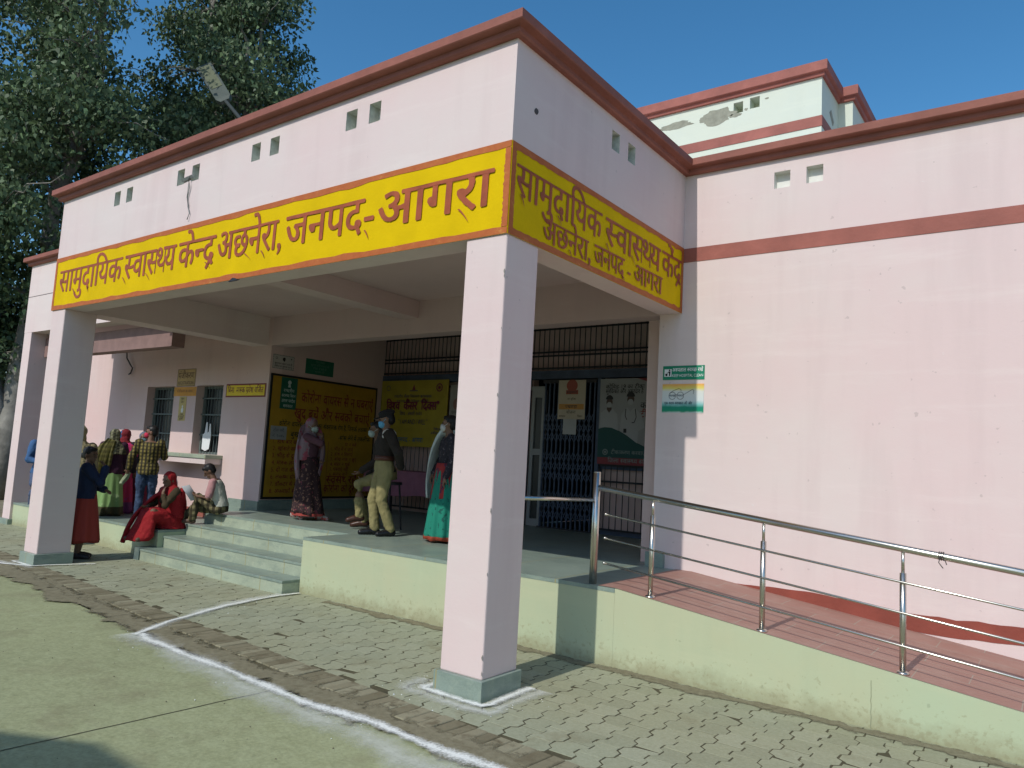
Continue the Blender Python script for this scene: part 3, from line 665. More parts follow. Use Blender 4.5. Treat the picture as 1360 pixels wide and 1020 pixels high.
# ---------------------------------------------------------------- hand rail on the ramp
H = empty('ramp_handrail', (0, 1.55, .64), 'polished steel handrail with three thin rails climbing beside the ramp', 'handrail')
zt = lambda x: 1.467-.108*(x+.03)
def post(x, big=False):
    zb = min(.64, zr(x)) if x > .2 else .64
    if big:
        p = MB().tube([(x, 1.55, zb-.02), (x, 1.55, 1.59)], .033, 16).build('post', STEEL, H, True); MB().tube([(x, 1.55, 1.59), (x, 1.55, 1.60)], [.033, .028], 16).build('cap', STEEL, p, True)
    else:
        p = MB().tube([(x, 1.55, zb), (x, 1.55, zb+.66)], .021, 14).build('post', STEEL, H, True)
        MB().tube([(x, 1.55, zb+.655), (x, 1.55, zt(x)-.02)], .011, 10).build('pin', STEEL, p, True)
        MB().tube([(x, 1.55, zb-.002), (x, 1.55, zb+.012), (x, 1.55, zb+.02)], [.042, .04, .023], 16).build('flange', STEEL, p, True)
post(-.05, True)
for x in (.492, 1.405, 2.345, 3.30, 4.25): post(x)
MB().tube([(-.045, 1.55, zt(-.03)), (5.1, 1.55, zt(5.1))], .0245, 16).build('top_rail', STEEL, H, True)
for z0, s in ((1.241, .1113), (1.039, .1113), (.829, .1137)):
    r = MB().tube([(.07, 1.528, z0), (5.1, 1.528, z0-s*5.03)], .0085, 10).build('rail', STEEL, H, True); MB().ball((.065, 1.528, z0), .014, n=10, m=6).build('end_cap', STEEL, r, True)
MB().tube([(-.06, 1.55, 1.355), (-.17, .42, 1.375)], .016, 12).build('side_rail', STEEL, H, True)
tie = MB()
for k in range(3): tie.tube([(2.56+.012*k, 1.55+.026*math.cos(a), zt(2.57)+.026*math.sin(a)) for a in np.linspace(0, 6.28, 13)], .004, 6)
tie.tube([(2.57, 1.523, zt(2.57)), (2.56, 1.515, zt(2.57)-.04), (2.585, 1.52, zt(2.57)-.075)], .003, 5).tube([(2.575, 1.523, zt(2.57)), (2.60, 1.515, zt(2.57)-.03), (2.605, 1.52, zt(2.57)-.05)], .003, 5)
tag(tie.build('string_tie', plain('dark_string', (.06, .05, .045), .9), smooth=True), 'dark string tied round the top rail of the ramp handrail', 'string')
mb = MB(); q = None
for k in range(13):
    t_ = k/12; x = 2.164+.004*noise.noise(Vector((k*.7, 1, 2))); z = .315*(1-t_)+.004
    p_ = [(x-.0022, 1.4855, z), (x+.0022, 1.4855, z)]
    if q: mb.quad(q[0], q[1], p_[1], p_[0])
    q = p_
mb.build('hairline_crack', plain('crack_dark', (.24, .26, .17), .95), B)

# ---------------------------------------------------------------- trees
def leaf_mat(name, dark, light):
    t = NT(name); rnd = t.n('ShaderNodeNewGeometry').outputs['Random Per Island']
    col = t.ramp(rnd, [(0, dark), (.55, sc(light, .75)), (.86, light), (1, sc(light, 1.7))])
    t.color(col); t.rough(.5); t.b.inputs['Specular IOR Level'].default_value = .3
    tr = t.n('ShaderNodeBsdfTranslucent'); t.l(col, tr.inputs[0]); mx = t.n('ShaderNodeMixShader'); mx.inputs[0].default_value = .22
    t.l(t.b.outputs[0], mx.inputs[1]); t.l(tr.outputs[0], mx.inputs[2]); t.l(mx.outputs[0], t.t.nodes['Material Output'].inputs[0]); return t.m
LEAF = leaf_mat('peepal_leaf', (.058, .098, .050), (.118, .175, .082))
BARK = plain('pale_bark', (.20, .19, .165), .9, .4, 3, .02, 14)
def leaves(name, clumps, n_per, size, mat, parent, seed):
    rg = np.random.default_rng(seed); Vs = []
    for (c, rad, dens) in clumps:
        n = int(n_per*dens); d = rg.normal(size=(n, 3)); d /= np.linalg.norm(d, axis=1)[:, None]
        p = np.array(c)+d*(rg.random((n, 1))**.45)*np.array(rad)*(1+.25*np.sin(d[:, :1]*5+c[0]*3))
        ax = rg.normal(size=(n, 3))*.55+np.array([0, 0, -.75]); ax /= np.linalg.norm(ax, axis=1)[:, None]          # hanging tips
        sd = np.cross(ax, rg.normal(size=(n, 3))); sd /= np.linalg.norm(sd, axis=1)[:, None]; nn = np.cross(ax, sd)
        s = size*rg.uniform(.6, 1.25, (n, 1))
        q = [p, p+ax*s*.35+sd*s*.42+nn*s*.08, p+ax*s*.75+sd*s*.25, p+ax*s*1.3-nn*s*.05, p+ax*s*.75-sd*s*.25, p+ax*s*.35-sd*s*.42+nn*s*.08]
        Vs.append(np.stack(q, 1))
    V = np.concatenate(Vs); n = len(V); me = bpy.data.meshes.new(name)
    me.vertices.add(n*6); me.vertices.foreach_set('co', V.reshape(-1)); me.loops.add(n*6); me.loops.foreach_set('vertex_index', np.arange(n*6, dtype=np.int32))
    me.polygons.add(n); me.polygons.foreach_set('loop_start', np.arange(0, n*6, 6, dtype=np.int32)); me.polygons.foreach_set('loop_total', np.full(n, 6, np.int32))
    me.materials.append(mat); me.update(); me.validate(); return obj(name, me, parent)
def bent(a, b, k, amp, seed):
    a, b = Vector(a), Vector(b); L = (b-a).length; out = []
    for i in range(k+1):
        t = i/k; p = a.lerp(b, t); j = amp*L*math.sin(math.pi*t)
        out.append(p+Vector((j*noise.noise(Vector((t*2, seed, 0))), j*noise.noise(Vector((t*2, seed, 7))), j*.6*noise.noise(Vector((t*2, seed, 13)))+.06*L*math.sin(math.pi*t))))
    return out
def tree(base, forks, clumps, label, n_per, size, seed, r0=.34):
    t = empty('tree', base, label, 'tree', 'trees behind the left wing')
    mb = MB(); rg = random.Random(seed); ends = []
    for f in forks:                                     # each fork: polyline of main limb points
        pts = []
        for a, b in zip(f, f[1:]): pts += bent(a, b, 5, .22, seed+len(pts))[:-1]
        pts.append(Vector(f[-1])); n = len(pts); mb.tube(pts, [r0*(1-.86*i/(n-1)) for i in range(n)], 9); ends += pts[n//3:]
    for c, rad, d in clumps:
        c = Vector(c); e = min(ends, key=lambda p: (p-c).length+(2 if p.z > c.z+.3 else 0)); pts = bent(e, c, 6, .3, c.x); mb.tube(pts, [.075*(1-.8*i/6) for i in range(7)], 6)
        for k in range(5):
            q = c+Vector((rg.gauss(0, .55)*rad[0], rg.gauss(0, .55)*rad[1], rg.gauss(0, .5)*rad[2])); s = pts[rg.randrange(3, 7)]; mb.tube(bent(s, q, 4, .3, q.x), [.026, .02, .016, .012, .007], 5)
    mb.build('trunk', BARK, t, True)
    leaves('crown', clumps, n_per, size, LEAF, t, seed)
def clump_cloud(seed, centre, R_, n, rad, keep=lambda p: True):
    rg = random.Random(seed); out = []; tries = 0
    while len(out) < n and tries < 9000:
        tries += 1; p = Vector((rg.uniform(-1,1), rg.uniform(-1,1), rg.uniform(-1,1)))
        if p.length > 1: continue
        q = Vector(centre)+Vector((p.x*R_[0], p.y*R_[1], p.z*R_[2]))
        if not keep(q) or any((q-Vector(o[0])).length < rad*.75 for o in out): continue
        k = rg.uniform(.75, 1.35); out.append((tuple(q), (rad*k, rad*k, rad*k*.72), k*k))
    return out
cl = clump_cloud(3, (-19.0, 3.6, 10.2), (4.2, 3.6, 6.6), 95, 1.02, lambda p: p.y < 5.1 or p.z < 9.5)
tree((-18.6, 3.6, -.05), [[(-18.6, 3.6, -.1), (-18.5, 3.7, 4.2), (-18.2, 4.2, 9.0), (-17.9, 4.4, 14.0)], [(-18.6, 3.6, .2), (-19.3, 2.9, 4.5), (-20.0, 2.2, 10.0)], [(-18.5, 3.8, 3.0), (-17.9, 5.6, 6.5), (-17.0, 6.6, 10.2)]],
     cl, 'tall leafy tree with pale upright limbs at the far left, beyond the left wing', 700, .115, 5, .36)
cl = clump_cloud(11, (-17.6, 7.6, 12.6), (2.7, 2.5, 5.0), 58, .92, lambda p: p.y > 6.9 or p.z < 11)
tree((-18.2, 8.4, -.05), [[(-18.2, 8.4, -.1), (-18.1, 8.2, 6), (-17.8, 7.8, 11), (-17.4, 7.4, 16)], [(-18.1, 8.3, 5), (-16.9, 8.0, 9.5), (-16.3, 7.8, 13)]],
     cl, 'leafy tree with a rounded crown rising over the middle of the portico roof', 720, .115, 8, .3)
cl = clump_cloud(21, (-22.5, 3.2, 3.4), (3.6, 2.6, 3.2), 40, .95, lambda p: p.z > .3)
tree((-22.5, 3.2, -.05), [[(-22.5, 3.2, -.1), (-22.3, 3.0, 3.5), (-22.2, 2.8, 6)], [(-22.4, 3.3, .8), (-21.2, 3.6, 4)]], cl, 'low dark bushy tree filling the gap left of the left wing', 500, .11, 13, .2)

# ---------------------------------------------------------------- lamp on its arm, wires, occluder added behind the viewpoint
S = empty('street_lamp', (-12.2, 6.3, 4), 'grey street lamp head on a leaning arm above the portico coping', 'street lamp')
a0 = Vector((-13.02, 6, 9.55)); a1 = Vector((-14.20, 6, 10.58)); a2 = Vector((-15.36, 6, 11.81)); d = (a2-a1).normalized(); s_ = Vector((.707, .0, .707)).cross(d).normalized(); s_ = d.cross(Vector((.62, -.75, .2))).normalized(); n_ = d.cross(s_)
MB().tube([(-12.2, 6.2, 3.9), (-12.2, 6.1, 8.6), (-12.4, 6.02, 9.0), a0, a1], [.07, .06, .055, .05, .045], 10).build('lamp_arm', plain('grey_galvanised_pole', (.04, .05, .05), .7), S, True)
hp = lambda u, v, w: a1+d*u+s_*v+n_*w
L_ = (a2-a1).length
mb = MB(); mb.loft([[hp(u, sx*wd, sz*th) for sx, sz in ((-1,-1),(1,-1),(1,1),(-1,1))] for u, wd, th in ((-.12, .12, .05), (0, .20, .07), (L_-.06, .215, .07), (L_, .19, .05))])
hd = mb.build('lamp_head', plain('grey_lamp_housing', (.06, .078, .066), .6), S, bevel=.01)
for sg in (-1, 1): MB().loft([[hp(u, sx*.15, sg*.074) for sx in (-1, 1)]+[hp(u, sx*.15, sg*.08) for sx in (1, -1)] for u in (.48, L_-.12)]).build('lamp_lens', plain('dusty_lamp_lens', (.10, .115, .06), .5), hd)
wire = MB(); P = [(-4.47, -.012, 4.56), (-4.42, -.03, 4.54), (-4.40, -.02, 4.44), (-4.43, -.012, 4.32), (-4.41, -.01, 4.21), (-4.36, -.014, 4.13), (-4.385, -.02, 4.06)]
wire.tube(P, .005, 6).tube([(p[0]+.018*math.sin(i*2), p[1]-.006, p[2]) for i, p in enumerate(P[:5])], .004, 6)
wire.add([(-4.58, -.012, 4.515), (-4.36, -.012, 4.53), (-4.36, -.03, 4.56), (-4.58, -.03, 4.545)], [(0,1,2,3)]).add([(-4.58, -.012, 4.515), (-4.36, -.012, 4.53), (-4.36, -.012, 4.575), (-4.58, -.012, 4.56)], [(0,1,2,3)])
tag(wire.build('loose_wire', plain('weathered_wire', (.20, .21, .20), .8), smooth=True), 'loose wire dangling from the pair of vent holes above the front name band', 'wire')
WL = empty('wall_lamp', (-11.75, 3.1, 3.3), 'small wall lamp with a hanging cable on the wall left of the ticket windows', 'wall lamp')
MB().ball((-11.76, 3.0, 3.52), .075, .06, .09).tube([(-11.76, 3.0, 3.52), (-11.70, 2.86, 3.50)], [.05, .07], 10).build('lamp_body', plain('dusty_lamp_metal', (.10, .075, .065), .6), WL, True)
MB().tube([(-11.74, 3.03, 3.45), (-11.70, 3.03, 3.25), (-11.58, 3.05, 3.12), (-11.50, 3.06, 3.05), (-11.55, 3.06, 2.95), (-11.66, 3.08, 2.93)], .014, 6).build('cable', DARKM, WL, True)
chip = MB()
for (x, z) in ((-3.41, 3.296),): chip.prism([(x-.09, -.012, z-.012), (x+.02, -.016, z-.012), (x+.09, -.014, z-.006), (x+.02, -.012, z+.016), (x-.02, -.012, z+.022)], (0, .02, 0))
tag(chip.build('broken_bracket', DARKM), 'small broken bracket sticking out of the lower edge of the front name band', 'bracket')
N_ = empty('unseen_occluder', (-2.5, -11, 0), 'plain house added out of view to shade the near ground', 'occluder')  # added and unseen; its outline is shaped to cast the near-ground shadow
hy = -9.0; hh = lambda y: (y-hy)*.894
mb = MB(); pr_ = [(-9, 0), (-.36, 0), (-.36, hh(-2.06)), (-1.02, hh(-2.04)), (-1.60, hh(-2.36)), (-2.6, hh(-2.7)), (-9, hh(-2.9))]
mb.prism([(x-.19, hy, z) for x, z in pr_], (0, -4, 0)).build('wall', plain('occluder_wall', (.45, .40, .33), .9), N_)
for x in (-6.5, -3.4): MB().box(x, x+1.0, hy, hy+.03, 1.1, 2.4).build('window', GLASSD, N_)

# ---------------------------------------------------------------- notices, posters, banner
def sheet(name, o, u, n, W, H, mat, t=.004, parent=None, bow=0):
    """a thin board or sheet; o = lower left corner seen from the front, u along it, n out of the wall"""
    o, u, n = Vector(o), Vector(u), Vector(n); z = Vector((0,0,1))
    mb = MB(); N = 1 if not bow else 8
    f = lambda a, b: (bow*math.sin(a*7+b*3)*math.sin(b*5+1)) if bow else 0
    rows = []
    for j in range(N+1):
        rows.append([o+u*(W*i/N)+z*(H*j/N)+n*(t+f(i/N, j/N)+abs(bow)) for i in range(N+1)])
    for j in range(N):
        for i in range(N): mb.quad(rows[j][i], rows[j][i+1], rows[j+1][i+1], rows[j+1][i])
    P = lambda a, b, c: o+u*a+z*b+n*c
    mb.add([P(0,0,0), P(W,0,0), P(W,H,0), P(0,H,0), rows[0][0], rows[0][N], rows[N][N], rows[N][0]], [(0,4,5,1), (1,5,6,2), (2,6,7,3), (3,7,4,0), (3,2,1,0)])
    b = mb.build(name, mat, parent); top = t+2*abs(bow)
    return b, (lambda a, bb, k=1: P(a, bb, top+.0022*k))
Zv = Vector((0,0,1))
def rect(mb, P, a0, a1, b0, b1, k=1, mi=0): mb.quad(P(a0,b0,k), P(a1,b0,k), P(a1,b1,k), P(a0,b1,k), mi)
def disc(mb, P, a, b, r, k=1, r2=0, n=28, sx=1):
    pts = [(math.cos(2*math.pi*i/n), math.sin(2*math.pi*i/n)) for i in range(n)]
    if r2:
        for i in range(n):
            (x0, y0), (x1, y1) = pts[i], pts[(i+1) % n]; mb.quad(P(a+x0*r2*sx, b+y0*r2, k), P(a+x1*r2*sx, b+y1*r2, k), P(a+x1*r*sx, b+y1*r, k), P(a+x0*r*sx, b+y0*r, k))
    else: mb.add([P(a+x*r*sx, b+y*r, k) for x, y in pts], [tuple(range(n))])
def stroke(mb, P, pts, w, k=1):
    for (a, b), (c, d) in zip(pts, pts[1:]):
        L = math.hypot(c-a, d-b) or 1; nx, ny = -(d-b)/L*w/2, (c-a)/L*w/2
        mb.quad(P(a-nx, b-ny, k), P(c-nx, d-ny, k), P(c+nx, d+ny, k), P(a+nx, b+ny, k)); k += .05
def txt(mb, s, P, a, b, u, h, align='l', k=1, maxw=None, nib=(.014, .010), res=30): letter(mb, s, P(a, b, k), u, Zv, h=h, align=align, maxw=maxw, nib=nib, res=res)
C = lambda name, c, r=.5, v=.05: plain(name, c, r, v, 5)
GRN = C('sign_green', (.012, .215, .12)); WHT = C('sign_white', (.72, .74, .72)); BLK = C('sign_black', (.018, .018, .02)); YLW = C('board_yellow', (.36, .205, .016), .6, .12); RDL = C('board_red', (.20, .03, .018)); GRY = C('sign_grey', (.36, .37, .37))
XU = Vector((1,0,0)); FN = Vector((0,-1,0)); YU = Vector((0,1,0)); XN = Vector((1,0,0))
# green keep-clean sign
o, P = sheet('clean_sign', (-.188, 3.0985, 2.594), XU, FN, .462, .148, GRN); tag(o, 'narrow green KEEP HOSPITAL CLEAN sign with a litter-bin symbol on the pink wall', 'sign')
m = MB(); txt(m, 'अस्पताल ~स्व~च्छ रखें'.replace('अस्प', 'अ~सप').replace('्', ''), P, .108, .086, XU, .058, maxw=.34); txt(m, 'KEEP HOSPITAL CLEAN', P, .108, .030, XU, .042, maxw=.34); rect(m, P, .018, .098, .034, .114); m.build('lettering', WHT, o)
m = MB(); disc(m, P, .077, .102, .009, 2); m.add([P(.066, .09, 2), P(.088, .09, 2), P(.086, .062, 2), (P(.084, .040, 2)), P(.071, .040, 2), P(.070, .062, 2)], [(0,5,4,3,2,1)]); stroke(m, P, [(.068, .086), (.056, .072), (.046, .076)], .006, 2.1); m.add([P(.028, .066, 2), P(.055, .066, 2), P(.051, .040, 2), P(.032, .040, 2)], [(0,1,2,3)]); m.build('symbol', BLK, o)
# spectacles sign: tricolour wash
t = NT('tricolour_sign'); z = t.xyz()[2]; x = t.xyz()[0]; zz = t.math('DIVIDE', t.math('SUBTRACT', z, 2.247), .302)
nz = t.noise(9, 3); zz = t.math('ADD', zz, t.math('MULTIPLY', t.math('SUBTRACT', nz, .5), .14))
cl = t.ramp(zz, [(.0, (.55, .66, .62)), (.06, (.015, .26, .14)), (.20, (.015, .24, .16)), (.30, (.25, .52, .50)), (.42, (.62, .68, .67)), (.74, (.66, .68, .63)), (.85, (.75, .64, .16)), (1, (.80, .38, .10))])
t.color(cl); t.rough(.35)
o, P = sheet('spectacles_sign', (-.188, 3.0985, 2.247), XU, FN, .460, .302, t.m); tag(o, 'square white sign with drawn spectacles between orange and green washes, below the green sign', 'sign')
m = MB(); disc(m, P, .115, .178, .040, 1, .036); disc(m, P, .205, .178, .040, 1.2, .036); stroke(m, P, [(.153, .184), (.160, .190), (.168, .184)], .004); stroke(m, P, [(.085, .205), (.12, .228), (.185, .254), (.208, .245), (.214, .225)], .004); stroke(m, P, [(.243, .19), (.29, .216), (.335, .242), (.352, .236), (.352, .205), (.345, .198)], .004)
m.build('drawn_spectacles', BLK, o)
m = MB(); txt(m, '~स्व~च्छ'.replace('्', ''), P, .115, .168, XU, .034, 'c', maxw=.066); txt(m, 'भारत', P, .205, .168, XU, .034, 'c', maxw=.066); txt(m, 'एक कदम ~स्व~च्छता की ओर'.replace('्', ''), P, .028, .086, XU, .042, maxw=.31, nib=(.022, .016)); m.build('lettering', C('sign_navy', (.02, .05, .08)), o)
# registration board between the windows
o, P = sheet('registration_board', (-9.86, 3.098, 2.66), XU, FN, .60, .32, C('faded_cream_board', (.50, .35, .16), .6, .15)); tag(o, 'faded cream registration board on the wall above the two ticket windows', 'notice board')
m = MB(); txt(m, 'पंजीकरण', P, .30, .145, XU, .17, 'c', maxw=.52, nib=(.03, .02)); txt(m, 'REGISTRATION', P, .30, .035, XU, .085, 'c', maxw=.50); m.build('lettering', C('board_brown', (.10, .045, .025)), o)
m = MB()
for a0, a1, b0, b1 in ((0, .6, 0, .014), (0, .6, .306, .32), (0, .014, .014, .306), (.586, .6, .014, .306)): rect(m, P, a0, a1, b0, b1)
m.build('border', C('board_edge', (.22, .16, .10)), o)
o, P = sheet('orange_strip', (-9.93, 3.098, 2.485), XU, FN, .735, .165, C('orange_notice', (.62, .29, .045), .55, .14)); tag(o, 'orange notice strip under the registration board between the two ticket windows', 'notice')
m = MB(); txt(m, 'पंजीकरण का समय', P, .3675, .065, XU, .075, 'c', maxw=.62); m.build('lettering', C('orange_text', (.30, .12, .03)), o)
o, P = sheet('notice_paper', (-9.72, 3.098, 2.035), XU, FN, .235, .44, C('yellowed_paper', (.55, .43, .18), .7, .1)); tag(o, 'tall yellowed paper notice with a white figure on the pier between the ticket windows', 'notice')
m = MB(); disc(m, P, .125, .26, .022); m.add([P(.095, .15), P(.155, .15), P(.165, .21), P(.14, .24), P(.11, .24), P(.088, .21)], [tuple(range(6))]); m.build('figure', WHT, o)
m = MB()
for b, s_ in ((.385, 'सूचना'), (.325, 'हेल~्प'.replace('्', '')), (.10, 'मास~्क'.replace('्', '')), (.06, 'दो गज दूरी'), (.02, 'सुविधा')): txt(m, s_, P, .117, b, XU, .05, 'c', maxw=.2)
m.build('lettering', C('paper_ink', (.07, .05, .03)), o)
# no entry without a mask
o, P = sheet('mask_sign', (-8.265, 3.098, 2.455), XU, FN, 1.115, .225, RDL); tag(o, 'yellow no-entry-without-mask sign with red border beside the right ticket window', 'sign')
m = MB(); rect(m, P, .025, 1.09, .025, .2); m.build('yellow_field', C('mask_sign_yellow', (.80, .58, .01), .5), o)
m = MB(); txt(m, 'िबना  मा~सक ~परवेश विज`त'.replace('~परवेश', 'प^वेश').replace('विज`त', 'विजत').replace('विजत', 'व'+'िज`त'), P, .557, .072, XU, .145, 'c', k=2, maxw=1.0, nib=(.03, .018)); m.build('lettering', RDL, o)
# paper on the window bars
mb = MB(); q = [(-9.03, 1.55), (-8.93, 1.52), (-8.82, 1.56), (-8.78, 1.80), (-8.80, 2.0), (-8.83, 2.0), (-8.85, 1.86), (-8.90, 1.84), (-8.93, 2.03), (-8.96, 2.02), (-8.97, 1.84), (-9.02, 1.80)]
mb.prism([(x, 3.205+.01*math.sin(i), z) for i, (x, z) in enumerate(q)], (0, .004, 0)); tag(mb.build('torn_paper', C('white_paper', (.70, .72, .72), .8)), 'torn white paper stuck to the bars of the right ticket window', 'paper')
# big yellow board on the side wall of the lobby
BW, BH = 2.33, 2.03
o, P = sheet('health_board', (-7.084, 3.12, .82), YU, XN, BW, BH, C('black_board_frame', (.012, .012, .012)), .02); tag(o, 'large yellow board of red and black Hindi text on the lobby side wall', 'notice board')
m = MB(); rect(m, P, .035, BW-.035, .035, BH-.035); m.build('yellow_field', YLW, o)
m = MB(); T = lambda s, a, b, h, k=2, al='l', mw=None, nib=(.02, .013): txt(m, s, P, a, b, YU, h, al, k, mw, nib, 26)
T('कोरोना वायरस से न घबराएं', .62, 1.61, .25, mw=1.62, nib=(.03, .02)); T('खुद बचें और सबको बचाएं।', .50, 1.34, .25, mw=1.72, nib=(.03, .02))
T('~सवस~थ रहें', 1.28, .26, .20, mw=.95, nib=(.035, .02)); T('कोरोना को दूर भगाएं', 1.24, .10, .20, mw=1.02, nib=(.035, .02))
L1 = ['1. हाथ बार बार साबुन से धोएं', '2. खांसते समय मुंह ढकें', '3. भीड़ से दूर रहें और', '4. मा~सक लगाकर ही िनकलें', '5. दो गज की दूरी रखें', '6. लक~षण होने पर', '7. डॉकटर से सलाह लें', '8. अफवाहों से बचें']
for i, s_ in enumerate(L1): T(s_, .14, .90-.115*i, .10, mw=1.0)
L2 = ['या न करें', '1. भीड़ में न जाएं', '2. हाथ न िमलाएं', '3. आंख नाक न छुएं', '4. बाहर न थूकें', '5. घबराएं नहीं', '6. सलाह मानें']
for i, s_ in enumerate(L2): T(s_, 1.34+(.3 if i == 0 else 0), .92-.088*i, .085, mw=.9)
stroke(m, P, [(1.27, .98), (1.27, .08)], .008, 2); m.build('red_lettering', RDL, o)
m = MB(); T('कोरोना वायरस एक तरह का सं~करामक रोग है, िजसके लक~षण हैं', .22, 1.19, .12, mw=2.0); T('बुखार', .46, 1.02, .13); T('खांसी', .95, 1.03, .11); T('-सांस लेने में तकलीफ', 1.48, 1.02, .12, mw=.74); m.build('black_lettering', C('board_ink', (.03, .028, .015)), o)
s1, Q = sheet('green_panel', P(.20, 1.47, .4), YU, XN, .32, .52, C('board_green', (.012, .10, .06)), .003, o)
m = MB(); disc(m, Q, .16, .44, .035); m.add([Q(.14, .405), Q(.18, .405), Q(.19, .36), Q(.13, .36)], [(0,1,2,3)])
for i, s_ in enumerate(('रा~षटरीय', '~सवा~स~थय िमशन', 'उत~तर परदेश', 'सरकार')): txt(m, s_, Q, .16, .28-.085*i, YU, .075, 'c', maxw=.27)
m.build('lettering', C('panel_pale', (.45, .52, .48)), s1)
s2, Q = sheet('pasted_paper', P(.07, .96, .4), YU, XN, .31, .22, C('grey_pasted_paper', (.30, .30, .29), .7, .12), .003, o)
m = MB(); txt(m, 'टोल ~फरी', Q, .155, .13, YU, .07, 'c', maxw=.26); txt(m, 'नं. १०७५', Q, .155, .04, YU, .07, 'c', maxw=.26); m.build('lettering', C('paper_grey_ink', (.13, .13, .15)), s2)
# two small notices above it
o, P = sheet('dashed_notice', (-7.098, 3.14, 2.935), YU, XN, .42, .235, C('dim_white_notice', (.46, .43, .41), .6)); tag(o, 'white notice with a dashed black border and small face drawing above the big yellow board', 'notice')
m = MB()
for i in range(14):
    a = .008+i*.0295; rect(m, P, a, a+.017, .004, .012); rect(m, P, a, a+.017, .223, .231)
for i in range(8):
    b = .008+i*.028; rect(m, P, .004, .012, b, b+.016); rect(m, P, .408, .416, b, b+.016)
disc(m, P, .215, .168, .028, 1, .016); m.add([P(.19, .18), P(.225, .20), P(.245, .185), P(.24, .15), P(.225, .125), P(.205, .14), P(.2, .16)], [tuple(range(7))]); disc(m, P, .36, .185, .012); disc(m, P, .07, .175, .02, 1, .014)
txt(m, 'धूमरपान करना मना है', P, .21, .075, YU, .045, 'c', maxw=.34); txt(m, 'उल~लंघन पर जुरमाना २०० रु.', P, .21, .03, YU, .045, 'c', maxw=.35); m.build('drawing_and_lettering', BLK, o)
o, P = sheet('green_notice', (-7.098, 3.80, 2.93), YU, XN, .60, .26, C('dim_green_notice', (.015, .13, .075))); tag(o, 'small dark green notice above the right half of the big yellow board', 'notice')
m = MB()
for i, s_ in enumerate(('िदशा िनदेश', 'कृपया शांित बनाए रखें', 'पंिकत में खड़े हों', 'सहयोग करें')): txt(m, s_, P, .30, .20-.055*i, YU, .05, 'c', maxw=.5)
m.build('lettering', C('green_notice_text', (.10, .22, .16)), o)
# cancer day banner hung on the lobby grille
o, P = sheet('yellow_banner', (-7.06, 5.575, 1.80), XU, FN, 1.66, 1.20, C('banner_yellow', (.36, .29, .035), .6, .1), .004, None, .012); tag(o, 'yellow cancer awareness banner hung on the dark grille behind the police officer', 'banner')
m = MB(); txt(m, 'िव~शव  कैंसर  िदवस"', P, .16, .66, XU, .23, maxw=1.32, nib=(.04, .025)); disc(m, P, 1.46, 1.06, .075, 1, .055); disc(m, P, 1.46, 1.06, .03, 1); m.add([P(.80, 1.02), P(.84, 1.13), P(.88, 1.02)], [(0,1,2)]); m.build('red_lettering', C('banner_maroon', (.17, .03, .05)), o)
m = MB(); txt(m, 'िवषय - जनवरी २०२२', P, .52, .56, XU, .10, maxw=.55); txt(m, '" I AM AND I WILL "', P, .50, .40, XU, .13, maxw=.72, nib=(.03, .02)); disc(m, P, .19, 1.06, .05, 1, .04); rect(m, P, .74, .94, 1.0, 1.015)
txt(m, 'राषटरीय कैंसर िनयंतरण कायर~करम', P, .82, .88, XU, .075, 'c', maxw=1.3); txt(m, 'कायारलय मुखय िचिकतसा अिधकारी', P, .82, .80, XU, .06, 'c', maxw=.9); txt(m, 'िनवेदक', P, 1.38, .30, XU, .06, maxw=.2); txt(m, 'अधीकषक', P, 1.32, .23, XU, .07, maxw=.25); m.build('dark_lettering', C('banner_ink', (.06, .05, .09)), o)
m = MB(); txt(m, 'जनपद - आगरा', P, .48, .08, XU, .12, maxw=.9, nib=(.03, .02)); m.build('blue_lettering', C('banner_blue', (.05, .14, .25)), o)
o, P = sheet('pale_poster', (-5.36, 5.575, 1.95), XU, FN, .55, .95, C('dim_pale_poster', (.30, .29, .27), .6)); tag(o, 'pale paper poster on the grille just right of the yellow banner', 'poster')
m = MB(); disc(m, P, .16, .62, .10, 1, .0, 20, .8)
m.build('printed_patch', C('poster_rose', (.25, .14, .12)), o)
m = MB()
for i in range(5): txt(m, 'सूचना पतर', P, .05, .46-.09*i, XU, .06, maxw=.4)
m.build('lettering', C('poster_ink', (.10, .10, .10)), o)
# posters on the gate
o, P = sheet('gate_poster', (-3.115, 5.58, 2.335), XU, FN, .49, .605, C('cream_poster', (.46, .40, .30), .6)); tag(o, 'cream poster with red emblem and orange strip high on the blue folding gate', 'poster')
m = MB(); disc(m, P, .245, .52, .095, 1, 0, 24, 1.05); rect(m, P, .14, .36, .385, .45, 2); m.build('red_emblem', C('poster_red', (.30, .075, .05)), o)
m = MB(); rect(m, P, .02, .47, .15, .235); m.build('orange_strip', C('poster_orange', (.48, .24, .06)), o)
m = MB(); txt(m, 'आयुषमान', P, .245, .40, XU, .055, 'c', 3, .2); txt(m, 'पखवाड़ा', P, .245, .17, XU, .07, 'c', 2, .42); txt(m, 'योजना', P, .245, .085, XU, .07, 'c', 1, .2); txt(m, 'सरकार', P, .03, .03, XU, .045); txt(m, 'िमशन', P, .36, .03, XU, .045); txt(m, 'जन सुिवधा', P, .245, .30, XU, .04, 'c'); m.build('lettering', C('poster_dark', (.05, .045, .04)), o)
o, P = sheet('paper_slip', (-3.01, 5.585, 2.10), XU, FN, .24, .235, C('grey_paper', (.40, .41, .41), .7)); tag(o, 'blank grey paper slip on the gate under the cream poster', 'paper')
